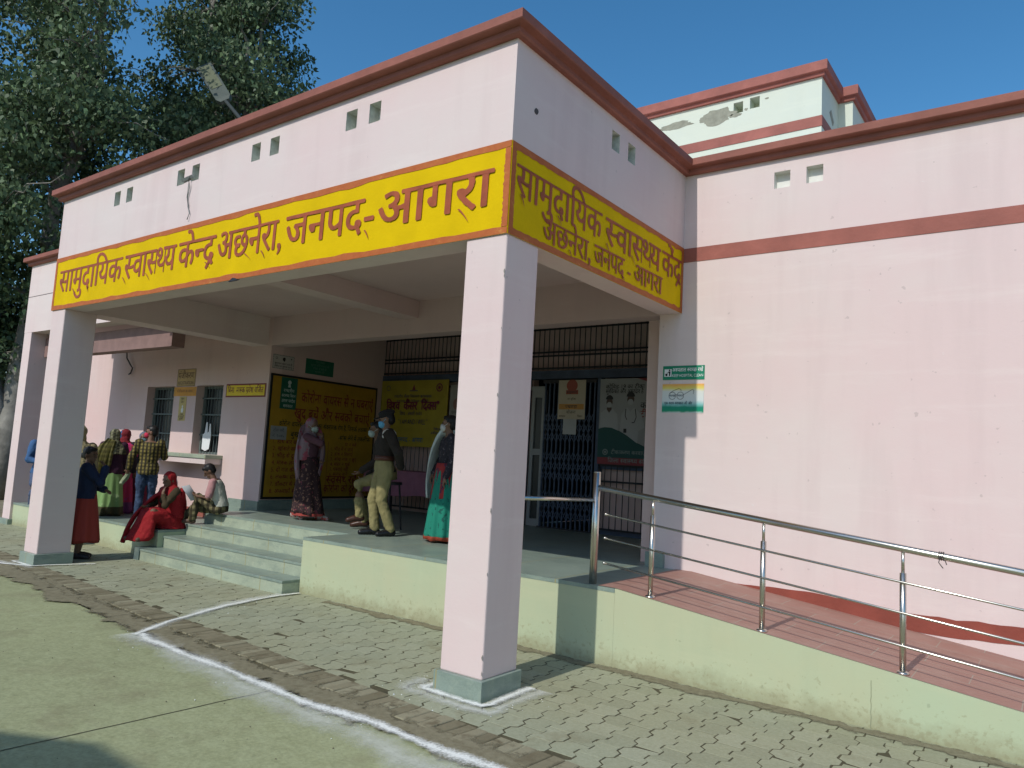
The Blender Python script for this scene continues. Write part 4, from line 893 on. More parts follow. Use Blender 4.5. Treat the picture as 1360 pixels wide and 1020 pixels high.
# doctors' poster
PW, PH = 1.86, 1.27
o, P = sheet('vaccine_poster', (-2.36, 5.57, 1.675), XU, FN, PW, PH, C('dim_white_poster', (.30, .31, .31), .5), .004, None, .006); tag(o, 'white vaccination poster of two masked doctors over a green wave and red strip', 'poster')
m = MB(); pts = [(0, .52), (.12, .55), (.22, .54), (.34, .50), (.48, .43), (.62, .34), (.76, .28), (.95, .265), (PW, .265)]; m.add([P(a, b) for a, b in pts]+[P(PW, .10), P(0, .10)], [tuple(range(len(pts)+2))]); m.build('green_wave', C('poster_green', (.008, .062, .058)), o)
m = MB(); rect(m, P, 0, PW, 0, .10); m.add([P(.62, PH), P(PW, PH), P(PW, PH-.25), P(1.0, PH-.12)], [(0,3,2,1)]); m.build('red_strip', C('poster_strip_red', (.21, .035, .042)), o)
m = MB(); disc(m, P, .17, .92, .062, 1, 0, 20, .85); rect(m, P, .13, .21, .60, .84, 1.2); m.build('doctor_face', C('poster_skin', (.085, .055, .045)), o); m = MB(); disc(m, P, .52, .96, .068, 1, 0, 20, .85); m.build('doctor_face', C('poster_skin', (.085, .055, .045)), o)
m = MB()
for cx_, cz, r in ((.17, .96, .065), (.52, 1.0, .072)): m.add([P(cx_+r*math.cos(a)*.95, cz+r*math.sin(a), 2) for a in np.linspace(0, math.pi, 14)], [tuple(range(14))])
stroke(m, P, [(.45, .82), (.44, .72), (.47, .66)], .012, 2.5); stroke(m, P, [(.60, .82), (.62, .70), (.59, .62), (.55, .62)], .012, 2.5); rect(m, P, .42, .47, .47, .53, 2.5); txt(m, 'कोिवड-19 का टीका', P, .10, 1.12, XU, .09, nib=(.03, .02)); txt(m, 'सुरिकषत और असरदार है', P, .10, 1.05, XU, .09, maxw=.62, nib=(.03, .02)); txt(m, 'कोिवड का', P, .68, .83, XU, .13, nib=(.03, .02)); m.build('dark_print', C('poster_black', (.022, .022, .024)), o)
m = MB(); m.add([P(a, b, 1.5) for a, b in ((.02, .55), (.03, .76), (.12, .82), (.17, .76), (.22, .82), (.31, .74), (.33, .50), (.22, .54))], [tuple(range(8))]); m.add([P(a, b, 1.6) for a, b in ((.36, .50), (.38, .74), (.47, .84), (.52, .78), (.58, .84), (.70, .74), (.76, .55), (.66, .50), (.65, .32), (.48, .43))], [tuple(range(10))]); disc(m, P, .17, .88, .042, 2.2, 0, 16); disc(m, P, .52, .92, .046, 2.2, 0, 16); m.build('doctor_coats', C('poster_coat', (.36, .37, .38)), o)
m = MB(); txt(m, 'टीका', P, .68, .70, XU, .14, k=1, nib=(.03, .02)); m.build('red_print', C('poster_red_print', (.22, .04, .035)), o)
m = MB(); disc(m, P, .13, .18, .045, 2.2, .030); disc(m, P, .13, .18, .018, 2.2); txt(m, 'टीकाकरण करवाएं, कोरोना को हराएं', P, .23, .155, XU, .085, k=2.2, maxw=1.3); txt(m, 'िजला ~सवा~स~थय सिमित, आगरा', P, .18, .028, XU, .095, k=2.2, maxw=1.5, nib=(.03, .02)); m.build('pale_print', C('poster_pale_print', (.20, .24, .23)), o)

# ---------------------------------------------------------------- table with a pink cloth, stool
TBL = empty('table', (-5.5, 5.05, .64), 'long table at the back of the lobby under a dusky pink cloth', 'table')
MB().box(-6.45, -4.4, 4.72, 5.38, 1.345, 1.375).build('tabletop', C('table_wood', (.12, .07, .04)), TBL)
for x in (-6.35, -4.5):
    for y in (4.8, 5.3): MB().tube([(x, y, .64), (x, y, 1.345)], .018, 8).build('leg', DARKM, TBL)
mb = MB(); ring = []
for z, e, w in ((1.378, 0, 0), (1.378, .012, 0), (1.36, .016, .002), (1.15, .03, .012), (.98, .04, .02)):
    r = []
    for i in range(120):
        t = i/120*4; s = int(t); q = t-s; x0, x1, y0, y1 = -6.45, -4.4, 4.72, 5.38
        x, y = [(x0+(x1-x0)*q, y0), (x1, y0+(y1-y0)*q), (x1-(x1-x0)*q, y1), (x0, y1-(y1-y0)*q)][s]; nx, ny = [(0,-1), (1,0), (0,1), (-1,0)][s]
        k = e+w*math.sin(i*1.15+s); r.append((x+nx*k, y+ny*k, z+(.02*math.sin(i*.4) if z < 1 else 0)))
    ring.append(r)
mb.loft(ring, False); mb.f.append(tuple(range(120))); mb.mi.append(0)
tag(mb.build('tablecloth', C('dusky_pink_cloth', (.24, .10, .14), .9, .12), smooth=False), 'dusky pink cloth draped over the table behind the police officer', 'tablecloth')

# ---------------------------------------------------------------- people
TMP = bpy.data.scenes.new('workbench')
def soft(mb, name, mat, parent=None, voxel=.008, it=4, wrinkle=0, wscale=.12, factor=.6):
    """joins overlapping closed shapes into one continuous skin"""
    me = bpy.data.meshes.new(name); me.from_pydata(mb.v, [], mb.f)
    bm = bmesh.new(); bm.from_mesh(me); bmesh.ops.recalc_face_normals(bm, faces=bm.faces); bm.to_mesh(me); bm.free()
    o = bpy.data.objects.new(name, me); TMP.collection.objects.link(o)
    r = o.modifiers.new('r', 'REMESH'); r.mode = 'VOXEL'; r.voxel_size = voxel; r.use_smooth_shade = True
    s = o.modifiers.new('s', 'SMOOTH'); s.factor = factor; s.iterations = it
    if wrinkle:
        t = bpy.data.textures.new('folds', 'CLOUDS'); t.noise_scale = wscale*.55; t.noise_depth = 2
        d = o.modifiers.new('d', 'DISPLACE'); d.texture = t; d.strength = wrinkle; d.mid_level = .5; d.texture_coords = 'GLOBAL'
    with bpy.context.temp_override(scene=TMP, view_layer=TMP.view_layers[0]):
        dg = bpy.context.evaluated_depsgraph_get(); dg.update()
        out = bpy.data.meshes.new_from_object(o.evaluated_get(dg)); out.name = name
    bpy.data.objects.remove(o); bpy.data.meshes.remove(me)
    out.materials.clear(); out.materials.append(mat)
    return obj(name, out, parent)
def caps(mb, pts, rs, n=12):
    pts = [Vector(p) for p in pts]; mb.tube(pts, rs, n)
    for p, r in zip(pts, rs): mb.ball(p, r*.999, n=n, m=8)
def rings(mb, secs, n=20):
    """closed loft of oval sections (centre, side vector, front vector, half width, half depth)"""
    rr = []
    for c, s, f, a, b in secs:
        c, s, f = Vector(c), Vector(s), Vector(f); rr.append([c+s*a*math.cos(2*math.pi*k/n)+f*b*math.sin(2*math.pi*k/n) for k in range(n)])
    mb.loft(rr)
D0 = dict(head=(0, .015, 1.52), neck=(0, 0, 1.37), chest=(0, 0, 1.2), waist=(0, .005, 1.01), pelvis=(0, 0, .88))
for sg, k in ((1, 'L'), (-1, 'R')):
    D0.update({'sh'+k: (sg*.17, 0, 1.335), 'el'+k: (sg*.215, -.03, 1.06), 'wr'+k: (sg*.215, .05, .83), 'ha'+k: (sg*.21, .075, .75), 'hip'+k: (sg*.085, 0, .86), 'kn'+k: (sg*.09, .02, .46), 'an'+k: (sg*.09, -.025, .075), 'to'+k: (sg*.11, .12, .03)})
class Figure:
    def __init__(s, pos, F, H, label, skin=(.22, .12, .075), look=None, pitch=0, roll=0, group=None, **ov):
        s.k = H/1.65; s.F = Vector((*F, 0)).normalized(); s.L = Vector((0,0,1)).cross(s.F); s.U = Vector((0,0,1)); s.pos = Vector(pos)
        s.J = {}
        for n, v in D0.items(): s.J[n] = s.w(*ov[n]) if n in ov else s.w(*v)
        J = s.J; k = s.k
        lk = Vector((*(look or F), 0)).normalized(); side = s.U.cross(lk)
        s.HR = Matrix((side, -lk, s.U)).transposed() @ Euler((R(pitch), R(roll), 0)).to_matrix()      # head frame: x left, -y forward, z up
        h = J['head']; mb = MB()
        hd = lambda x, y, z: h+s.HR @ Vector((x, y, z))*k
        s.hd = hd
        mb.ball(hd(0, .012, .015), .074*k, .094*k, .100*k, 18, 12, rot=s.HR); mb.ball(hd(0, -.022, -.055), .052*k, .062*k, .062*k, 14, 9, rot=s.HR); mb.ball(hd(0, -.068, -.098), .022*k, .02*k, .018*k, 10, 6, rot=s.HR)
        mb.tube([hd(0, -.082, .022), hd(0, -.108, -.028)], [.009*k, .0145*k], 8); mb.ball(hd(0, -.104, -.03), .0145*k, n=8, m=6); mb.ball(hd(0, -.088, -.068), .024*k, .009*k, .010*k, 10, 6, rot=s.HR)
        for sg in (-1, 1): mb.ball(hd(sg*.078, .012, -.012), .011*k, .022*k, .032*k, 8, 6, rot=s.HR); mb.ball(hd(sg*.032, -.075, .028), .018*k, .012*k, .007*k, 8, 6, rot=s.HR)
        caps(mb, [J['neck']+Vector((0,0,-.05*k)), (J['neck']+h)/2, hd(0, .02, -.04)], [.058*k, .048*k, .05*k])
        sx = (J['shL']-J['shR']).normalized(); hx = (J['hipL']-J['hipR']).normalized()
        def fr(x, a, b): return x.cross((b-a).normalized()).normalized()*-1 if False else (b-a).normalized().cross(x).normalized()
        s.sec = []
        P_, W_, C_, N_k = J['pelvis'], J['waist'], J['chest'], J['neck']
        mixx = lambda t: hx.lerp(sx, t).normalized()
        for c, t, a, b, (u, v) in ((P_-(W_-P_).normalized()*.10*k, 0, .135, .10, (P_, W_)), (P_, 0, .158, .115, (P_, W_)), (W_, .35, .130, .095, (P_, C_)), (W_.lerp(C_, .55), .7, .146, .108, (W_, C_)), (C_, 1, .160, .115, (W_, C_)), (C_.lerp(N_k, .55), 1, .172, .094, (C_, N_k)), (C_.lerp(N_k, .86), 1, .115, .066, (C_, N_k)), (N_k, 1, .058, .052, (C_, N_k))):
            x = mixx(t); s.sec.append((c, x, fr(x, u, v), a*k, b*k))
        rings(mb, s.sec)
        for q in 'LR':
            caps(mb, [J['sh'+q], J['el'+q], J['wr'+q]], [.050*k, .039*k, .027*k]); caps(mb, [J['hip'+q], J['hip'+q].lerp(J['kn'+q], .5), J['kn'+q], J['kn'+q].lerp(J['an'+q], .35), J['an'+q]], [.085*k, .072*k, .052*k, .053*k, .036*k])
            a, t = J['an'+q], J['to'+q]; caps(mb, [a+(a-t).normalized()*.035*k*Vector((1,1,0)).length/1.4142+Vector((0,0,-.03*k)), a.lerp(t, .5)+Vector((0,0,-.008*k)), t], [.032*k, .036*k, .026*k])
            s.hand(mb, q)
        s.o = soft(mb, 'person', plain('skin_%.2f' % skin[0], skin, .55, .08, 20), None, .0068*max(k, .9), 2, factor=.5)
        tag(s.o, label, 'person', group)
        e = MB()
        for sg in (-1, 1): e.ball(hd(sg*.031, -.0835, .012), .0135*k, .006*k, .0075*k, 8, 6, rot=s.HR)
        e.build('eyes', C('dark_eye', (.02, .014, .012), .3), s.o, True)
    def w(s, l, f, u): return s.pos+(s.L*l+s.F*f+s.U*u)*s.k
    def hand(s, mb, q):
        J = s.J; k = s.k*.96; w, h = J['wr'+q], J['ha'+q]; d = (h-w).normalized(); arm = (w-J['el'+q]).normalized()
        sd = d.cross(s.U if abs(d.z) < .8 else s.F).normalized(); n = d.cross(sd).normalized(); sgn = 1 if (n.dot(s.pos+s.U*s.k-w) > 0) else -1; n = n*sgn
        rot = Matrix((sd, d, n)).transposed(); mb.ball(w+d*.045*k, .037*k, .052*k, .018*k, 12, 8, rot=rot); caps(mb, [w, w+d*.03*k], [.025*k, .026*k])
        for i, (x, L) in enumerate(((-.028, .060), (-.010, .070), (.009, .066), (.027, .052))):
            b = w+d*.085*k+sd*x*k; m = b+(d*.86+n*.35).normalized()*L*.5*k; t = m+(d*.5+n*.8).normalized()*L*.5*k; caps(mb, [b, m, t], [.0092*k, .0086*k, .0072*k], 8)
        b = w+d*.025*k-sd*.030*k; caps(mb, [b, b+(d*.6-sd*.7+n*.35).normalized()*.036*k, b+(d*.85-sd*.45+n*.6).normalized()*.066*k], [.0125*k, .0105*k, .0085*k], 8)
    # -------- clothes
    def torso(s, mb, m, lo=0, hi=7, flare=0):
        S = s.sec[lo:hi]; rings(mb, [(c, x, f, a+m+(flare*(1-i/3) if i < 3 else 0), b+m+(flare*(1-i/3) if i < 3 else 0)) for i, (c, x, f, a, b) in enumerate(S)])
    def sleeves(s, mb, m, upto=1.0, wide=0):
        J, k = s.J, s.k
        for q in 'LR':
            a, e, w = J['sh'+q], J['el'+q], J['wr'+q]; P, Rr = [a, a.lerp(e, .5), e], [.054*k+m, .050*k+m+wide*.5, .044*k+m+wide]
            if upto > .5: P.append(e.lerp(w, (upto-.5)*2*.94)); Rr.append(.032*k+m+wide)
            elif upto < .5: P = [a, a.lerp(e, upto*2)]; Rr = [.054*k+m, .052*k+m+wide]
            caps(mb, P, Rr)
    def top(s, name, mat, m=.012, lo=0, upto=1.0, flare=0, wide=0, wrinkle=.014):
        mb = MB(); s.torso(mb, m, lo, 8 if m > .02 else 7, flare); s.sleeves(mb, m*.9, upto, wide); return soft(mb, name, mat, s.o, .010, 4, wrinkle)
    def trousers(s, name, mat, m=.014, cuff=.05, wrinkle=.014):
        mb = MB(); J, k = s.J, s.k; S = s.sec[0:3]; rings(mb, [(c, x, f, a+m, b+m) for c, x, f, a, b in S])
        for q in 'LR':
            h, n, a = J['hip'+q], J['kn'+q], J['an'+q]; caps(mb, [h, h.lerp(n, .5), n, n.lerp(a, .5), n.lerp(a, .96)], [.086*k+m, .076*k+m, .058*k+m, .055*k+m, .036*k+cuff*.5])
        return soft(mb, name, mat, s.o, .010, 3, wrinkle)
    def shoes(s, name, mat, m=.008, heel=True):
        J, k = s.J, s.k
        for q in 'LR':
            mb = MB(); a, t = J['an'+q], J['to'+q]; fl = Vector(((t-a).x, (t-a).y, 0)).normalized(); base = min(a.z-.06*k, t.z-.02*k)
            caps(mb, [a-fl*.03*k+Vector((0,0,-.028*k)), a.lerp(t, .5)+Vector((0,0,-.005*k)), t+fl*.01], [.036*k+m, .037*k+m, .030*k+m]); caps(mb, [a, a+Vector((0,0,-.03))], [.036*k+m, .038*k+m]); soft(mb, name, mat, s.o, .009, 2)
    def skirt(s, name, mat, hem, top_r=(.15, .12), hem_r=(.30, .24), n=96, folds=11, amp=.10, sway=(0, 0), z0=None, cz=0):
        J, k = s.J, s.k; W = J['waist'] if z0 is None else z0; rr = []; lean = s.L*sway[0]+s.F*sway[1]
        for i in range(15):
            t = i/14; z = W.z+(hem-W.z)*t; c = Vector((W.x, W.y, 0))+lean*t*t; e = t**.8; a = top_r[0]*k+(hem_r[0]-top_r[0])*k*e; b = top_r[1]*k+(hem_r[1]-top_r[1])*k*e; r = []
            for j in range(n):
                q = 2*math.pi*j/n; w = 1+amp*t*(math.sin(q*folds+1.3*math.sin(q*2+s.pos.x))*.6+.4*math.sin(q*(folds*.53)+s.pos.y*5)); r.append(c+s.L*a*w*math.cos(q)+s.F*b*w*math.sin(q)+Vector((0, 0, z+.012*t*math.sin(q*folds*.5))))
            rr.append(r)
        return MB().loft(rr).build(name, mat, s.o, True)
    def ribbon(s, name, mat, pts, wid, thick=.012, folds=3, wdir=None, parent=None):
        """a hanging or wrapped length of cloth along points (l, f, u)"""
        P = [s.w(*p) for p in pts]; Q = []
        for i in range(len(P)-1):
            p0, p1, p2, p3 = P[max(i-1,0)], P[i], P[i+1], P[min(i+2, len(P)-1)]
            for kk in range(6):
                t = kk/6; Q.append(.5*((2*p1)+(p2-p0)*t+(2*p0-5*p1+4*p2-p3)*t*t+(3*p1-p0-3*p2+p3)*t**3))
        Q.append(P[-1]); rr = []; wv = wid if isinstance(wid, (list, tuple)) else [wid]*len(P)
        for i, p in enumerate(Q):
            d = (Q[min(i+1, len(Q)-1)]-Q[max(i-1, 0)]).normalized(); out = Vector((p.x-s.pos.x, p.y-s.pos.y, 0)); out = out.normalized() if out.length > 1e-4 else s.F
            a = s.w(*wdir)-s.pos if wdir else d.cross(out)
            a = (a-d*a.dot(d)).normalized(); b = d.cross(a); u = i/(len(Q)-1)*(len(wv)-1); w = wv[int(u)]*(1-u % 1)+wv[min(int(u)+1, len(wv)-1)]*(u % 1); r = []
            for j in range(28):
                q = 2*math.pi*j/28; x = math.cos(q); r.append(p+a*w*s.k*.5*x+b*(thick*math.sin(q)+.016*math.sin(x*folds*3+i*.15)))
            rr.append(r)
        return MB().loft(rr).build(name, mat, s.o, True)
    def hair(s, mat, long=False, bun=False, thick=1):
        veiled = thick < .88
        mb = MB(); h, k = s.hd, s.k; mb.ball(h(0, .028, .035), .081*k*thick, .092*k*thick, .090*k*thick, 16, 10, rot=s.HR); mb.ball(h(0, .05, -.01), .074*k, .068*k, .075*k, 14, 8, rot=s.HR); 
        if not veiled: mb.ball(h(0, -.035, .082), .062*k, .05*k, .034*k, 12, 8, rot=s.HR)
        if bun: mb.ball(h(0, .125, -.02), .045*k, n=12, m=8)
        if long: caps(mb, [h(0, .1, -.03), h(0, .11, -.16), h(.01, .12, -.34)], [.04*k, .034*k, .02*k])
        return soft(mb, 'hair', mat, s.o, .008, 2, .006, .03)
    def veil(s, name, mat, drop=.34, back=.16, m=.0, front=.02, wide=1.0):
        """cloth over the head falling on the shoulders; the face shows in front"""
        mb = MB(); h, k = s.hd, s.k; J = s.J
        mb.ball(h(0, .034+m, .032), .098*k, .100*k, .104*k, 18, 12, rot=s.HR)
        N_ = J['neck']; mb.ball(h(0, .05, -.06), .095*k, .078*k, .11*k, 16, 10, rot=s.HR)
        rings(mb, [(N_+s.U*.05*k-s.F*.03*k, s.L, s.F, .10*k, .085*k), (N_-s.U*.03*k-s.F*.02*k, s.L, s.F, .19*wide*k, .11*k), (N_-s.U*.12*k-s.F*.02*k, s.L, s.F, .225*wide*k, .135*k), (N_-s.U*drop*k-s.F*back*.3*k, s.L, s.F, .23*wide*k, .15*k)])
        return soft(mb, name, mat, s.o, .010, 3, .018, .07)
    def mask(s, mat):
        k = s.k; mb = MB(); mb.ball(s.hd(0, -.062, -.052), .060*k, .058*k, .052*k, 16, 10, rot=s.HR); mb.ball(s.hd(0, -.092, -.02), .03*k, .026*k, .02*k, 10, 6, rot=s.HR); o = soft(mb, 'mask', mat, s.o, .007, 2)
        e = MB()
        for sg in (-1, 1): e.tube([s.hd(sg*.05, -.06, -.035), s.hd(sg*.085, .005, .005)], .003, 5)
        e.build('mask_loop', mat, o); return o
def plaid(name, a, b, c, kx=75, kz=75, d=(1, 0)):
    t = NT(name); q = t.xyz(); u = t.math('ADD', t.math('MULTIPLY', q[0], d[0]), t.math('MULTIPLY', q[1], d[1]))
    s1 = t.ramp(t.math('ADD', t.math('MULTIPLY', t.math('SINE', t.math('MULTIPLY', u, kx)), .5), .5), [(.42, (0,0,0)), (.58, (1,1,1))]); s2 = t.ramp(t.math('ADD', t.math('MULTIPLY', t.math('SINE', t.math('MULTIPLY', q[2], kz)), .5), .5), [(.42, (0,0,0)), (.58, (1,1,1))])
    col = t.mix(s1, a, b); col = t.mix(t.math('MULTIPLY', s2, .6), col, c); t.color(col); t.rough(.9); t.bump(t.noise(40, 3), .006, .4); return t.m
def print_cloth(name, base, spot, scale=28, cut=.62, third=None, rough=.85):
    t = NT(name); n = t.noise(scale, 3, .6); col = t.mix(t.ramp(n, [(cut-.02, (0,0,0)), (cut+.03, (1,1,1))]), base, spot)
    if third: n2 = t.noise(scale*.6, 2, .5); col = t.mix(t.ramp(n2, [(.64, (0,0,0)), (.67, (1,1,1))]), col, third)
    t.color(col); t.rough(rough); t.bump(t.noise(45, 4), .005, .4); return t.m
def bordered(name, base, border, z, h, spot=None, scale=20):
    t = NT(name); q = t.xyz()[2]; col = base
    if spot: col = t.mix(t.ramp(t.noise(scale, 3), [(.60, (0,0,0)), (.64, (1,1,1))]), base, spot)
    f = t.ramp(t.math('DIVIDE', t.math('SUBTRACT', q, z), h), [(.48, (1,1,1)), (.52, (0,0,0))]); f2 = t.ramp(t.math('DIVIDE', t.math('SUBTRACT', q, z+h*.8), h*.25), [(.0, (0,0,0)), (.1, (1,1,1)), (.9, (1,1,1)), (1, (0,0,0))])
    col = t.mix(f, col, border); t.color(col); t.rough(.8); t.bump(t.noise(45, 4), .005, .4); return t.m
cloth = lambda name, c, var=.12: plain(name, c, .88, var, 10, .006, 50)
HAIR = plain('black_hair', (.012, .011, .011), .5, .3, 40)
QUEUE = 'people queueing at the ticket windows'
# 1 police officer
p = Figure((-3.60, 2.42, .64), (-.50, -.86), 1.56, 'police officer standing in brown sweater, khaki trousers, dark cap and light blue mask', (.20, .115, .075), look=(-.8, -.62), pitch=16,
           elL=(.30, -.10, 1.08), wrL=(.20, -.17, .90), haL=(.12, -.17, .86), elR=(-.27, -.05, 1.06), wrR=(-.25, .05, .82), haR=(-.22, .10, .74), knL=(.085, .03, .46), anL=(.10, -.12, .075), toL=(.12, .04, .03), hipR=(-.08, 0, .86), knR=(-.08, .10, .47), anR=(-.075, .05, .075), toR=(-.10, .22, .03))
p.trousers('trousers', cloth('khaki_cloth', (.25, .215, .095)), .014, .05, .022); p.top('sweater', cloth('dark_brown_wool', (.026, .020, .016)), .020, 2, 1.0, wrinkle=.022); p.shoes('shoe', C('black_polished_leather', (.012, .012, .013), .25)); p.mask(cloth('light_blue_mask', (.12, .36, .55)))
mb = MB(); c, x, f, a, b = p.sec[2]; rr = []
for dz, g in ((-.03, .026), (-.03, .032), (.028, .032), (.028, .026)): rr.append([c+Vector((0,0,dz))+x*(a+g)*math.cos(q)+f*(b+g)*math.sin(q) for q in np.linspace(0, 2*math.pi, 29)[:-1]])
be = mb.loft(rr+[rr[0]], False).build('belt', C('brown_belt_leather', (.085, .030, .018), .4), p.o, True)
q = c+f*(b+.034); MB().add([q+x*dx+Vector((0,0,dz))+f*e for e in (0, .008) for dx, dz in ((-.03,-.024), (.03,-.024), (.03,.024), (-.03,.024))], [(0,1,2,3), (7,6,5,4), (0,4,5,1), (1,5,6,2), (2,6,7,3), (3,7,4,0)]).build('buckle', C('dull_brass', (.30, .20, .09), .4), be)
for sg in (-1, 1):
    c, x, f, a, b = p.sec[4]; o_ = c+f*(b+.021)+x*sg*.075-Vector((0,0,.01)); mb = MB(); mb.tube([o_+x*.04*math.cos(t)+Vector((0,0,.028*math.sin(t))) for t in np.linspace(math.pi, 2*math.pi, 9)], .004, 6); mb.build('pocket_cord', C('pale_cord', (.45, .43, .36)), p.o)
mb = MB(); sL = p.J['shL']; mb.tube([sL+p.U*.07*math.sin(t)*1.0+p.F*(.085*math.cos(t)+.01)+p.L*.02-p.U*(.10 if t > 3.2 else .02) for t in np.linspace(-.6, 3.9, 16)], .008, 8); mb.build('lanyard', C('white_lanyard', (.52, .50, .46)), p.o, True)
mb = MB(); mb.ball(p.hd(0, .02, .085), .095*p.k, .115*p.k, .050*p.k, 18, 10, rot=p.HR); mb.ball(p.hd(0, .01, .05), .086*p.k, .102*p.k, .04*p.k, 18, 8, rot=p.HR); cp = soft(mb, 'cap', cloth('dark_cap_cloth', (.018, .017, .018)), p.o, .007, 2)
mb = MB(); mb.ball(p.hd(0, -.115, .045), .062*p.k, .055*p.k, .010*p.k, 16, 8, rot=p.HR); mb.build('peak', C('black_cap_peak', (.014, .013, .014), .35), cp, True); p.hair(HAIR, thick=.93)
# 2 second officer half sitting on a stool
def perch(l): return l
p = Figure((-4.16, 2.98, .64), (-.72, -.69), 1.58, 'man in khaki trousers perched behind the police officer, hand on knee, pale mask', (.17, .095, .06), look=(-.6, -.8), pitch=8,
           head=(0, .16, 1.385), neck=(0, .10, 1.24), chest=(0, .06, 1.07), waist=(0, 0, .90), pelvis=(0, -.04, .77), shL=(.17, .09, 1.20), shR=(-.17, .09, 1.20), hipL=(.09, -.02, .75), hipR=(-.09, -.02, .75), knL=(.13, .34, .62), knR=(-.13, .36, .60), anL=(.12, .30, .18), anR=(-.13, .24, .09), toL=(.14, .44, .12), toR=(-.15, .40, .03), elL=(.27, .10, .95), wrL=(.18, .32, .80), haL=(.15, .40, .74), elR=(-.32, .02, .93), wrR=(-.20, .25, .72), haR=(-.16, .36, .67))
p.trousers('trousers', MATS['khaki_cloth'], .014, .05, .03); p.top('sweater', MATS['dark_brown_wool'], .018, 1, 1.0); p.shoes('shoe', C('brown_leather', (.055, .022, .014), .35)); p.mask(cloth('pale_green_mask', (.36, .44, .40))); p.hair(HAIR)
ST = empty('stool', (-4.05, 3.08, .64), 'dark stool hidden behind the police officer under the man perching on it', 'stool')
MB().tube([(-4.10, 3.04, 1.24), (-4.10, 3.04, 1.275)], .16, 20).build('seat', DARKM, ST)
for a in range(4): q = R(45+90*a); MB().tube([(-4.10+.12*math.cos(q), 3.04+.12*math.sin(q), 1.24), (-4.10+.18*math.cos(q), 3.04+.18*math.sin(q), .64)], .013, 8).build('leg', DARKM, ST)
# 3 woman in sari by the yellow board
p = Figure((-5.62, 2.86, .64), (.85, .22), 1.47, 'woman in rose and grey sari with pale mask walking past the big yellow board', (.20, .115, .075), look=(.9, .1), pitch=6,
           elR=(-.12, .30, 1.24), wrR=(.0, .22, 1.36), haR=(.02, .16, 1.40), shR=(-.16, .04, 1.335), elL=(.20, .02, 1.06), wrL=(.12, .16, .96), haL=(.06, .20, .93), knL=(.09, .16, .47), anL=(.09, .20, .08), toL=(.10, .35, .03), knR=(-.09, .04, .45), anR=(-.09, -.14, .10), toR=(-.10, .0, .03))
p.top('blouse', cloth('dark_rose_blouse', (.10, .045, .06)), .012, 1, .55)
p.skirt('sari', print_cloth('dark_floral_sari', (.040, .020, .022), (.22, .12, .085), 26, .60, (.16, .035, .05)), .73, (.155, .125), (.23, .27), folds=9, amp=.10, sway=(0, .05))
p.ribbon('pallu', print_cloth('rose_grey_pallu', (.23, .16, .18), (.30, .07, .10), 9, .56, (.34, .28, .31)), [(.10, .13, .70), (.16, .10, .98), (.14, .06, 1.24), (.05, -.08, 1.40), (-.08, -.14, 1.26), (-.14, -.14, .95), (-.08, -.10, .55)], [.22, .30, .34, .34, .36, .34, .16], .02, 4)
p.veil('head_cover', MATS.setdefault('pallu', bpy.data.materials['rose_grey_pallu']), .42, .2); p.mask(cloth('pale_green_mask', (.36, .44, .40))); p.hair(HAIR, thick=.84); p.shoes('sandal', print_cloth('red_white_sandal', (.42, .38, .34), (.40, .06, .05), 22, .5), .006)
MB().loft([[p.w(.0+.235*math.cos(q)*(1+.05*math.sin(q*9)), .055+.275*math.sin(q)*(1+.05*math.sin(q*9)), u) for q in np.linspace(0, 2*math.pi, 61)[:-1]] for u in (.075, .115)], False).build('sari_border', cloth('red_sari_border', (.34, .06, .05)), p.o, True)
# 4 woman in green sari half hidden by the near column
p = Figure((-2.76, 2.66, .64), (-.62, -.72), 1.53, 'woman in green and red sari with white scarf, partly hidden by the near column', (.20, .115, .075), look=(-.9, -.42),
           elR=(-.22, .05, 1.07), wrR=(-.19, .16, .86), haR=(-.17, .20, .78))
p.top('blouse', print_cloth('dark_floral_blouse', (.025, .022, .03), (.12, .10, .11), 34, .6), .014, 1, 1.0)
p.skirt('sari', bordered('green_sari', (.012, .20, .135), (.38, .07, .035), .66, .11, (.008, .075, .06)), .675, (.16, .13), (.25, .25), folds=12, amp=.13)
p.skirt('red_wrap', print_cloth('red_wrap_cloth', (.30, .03, .03), (.08, .025, .06), 12, .55), 1.15, (.165, .135), (.205, .19), folds=8, amp=.06)
p.ribbon('scarf', cloth('white_green_scarf', (.50, .55, .52)), [(.04, -.10, 1.37), (-.07, .06, 1.385), (-.14, .145, 1.20), (-.18, .18, .98), (-.21, .20, .74), (-.22, .205, .54)], [.18, .18, .20, .22, .15, .05], .007, 5); p.mask(cloth('white_mask', (.56, .56, .54))); p.hair(HAIR, bun=True); p.shoes('sandal', C('brown_sandal', (.10, .06, .04)), .004)
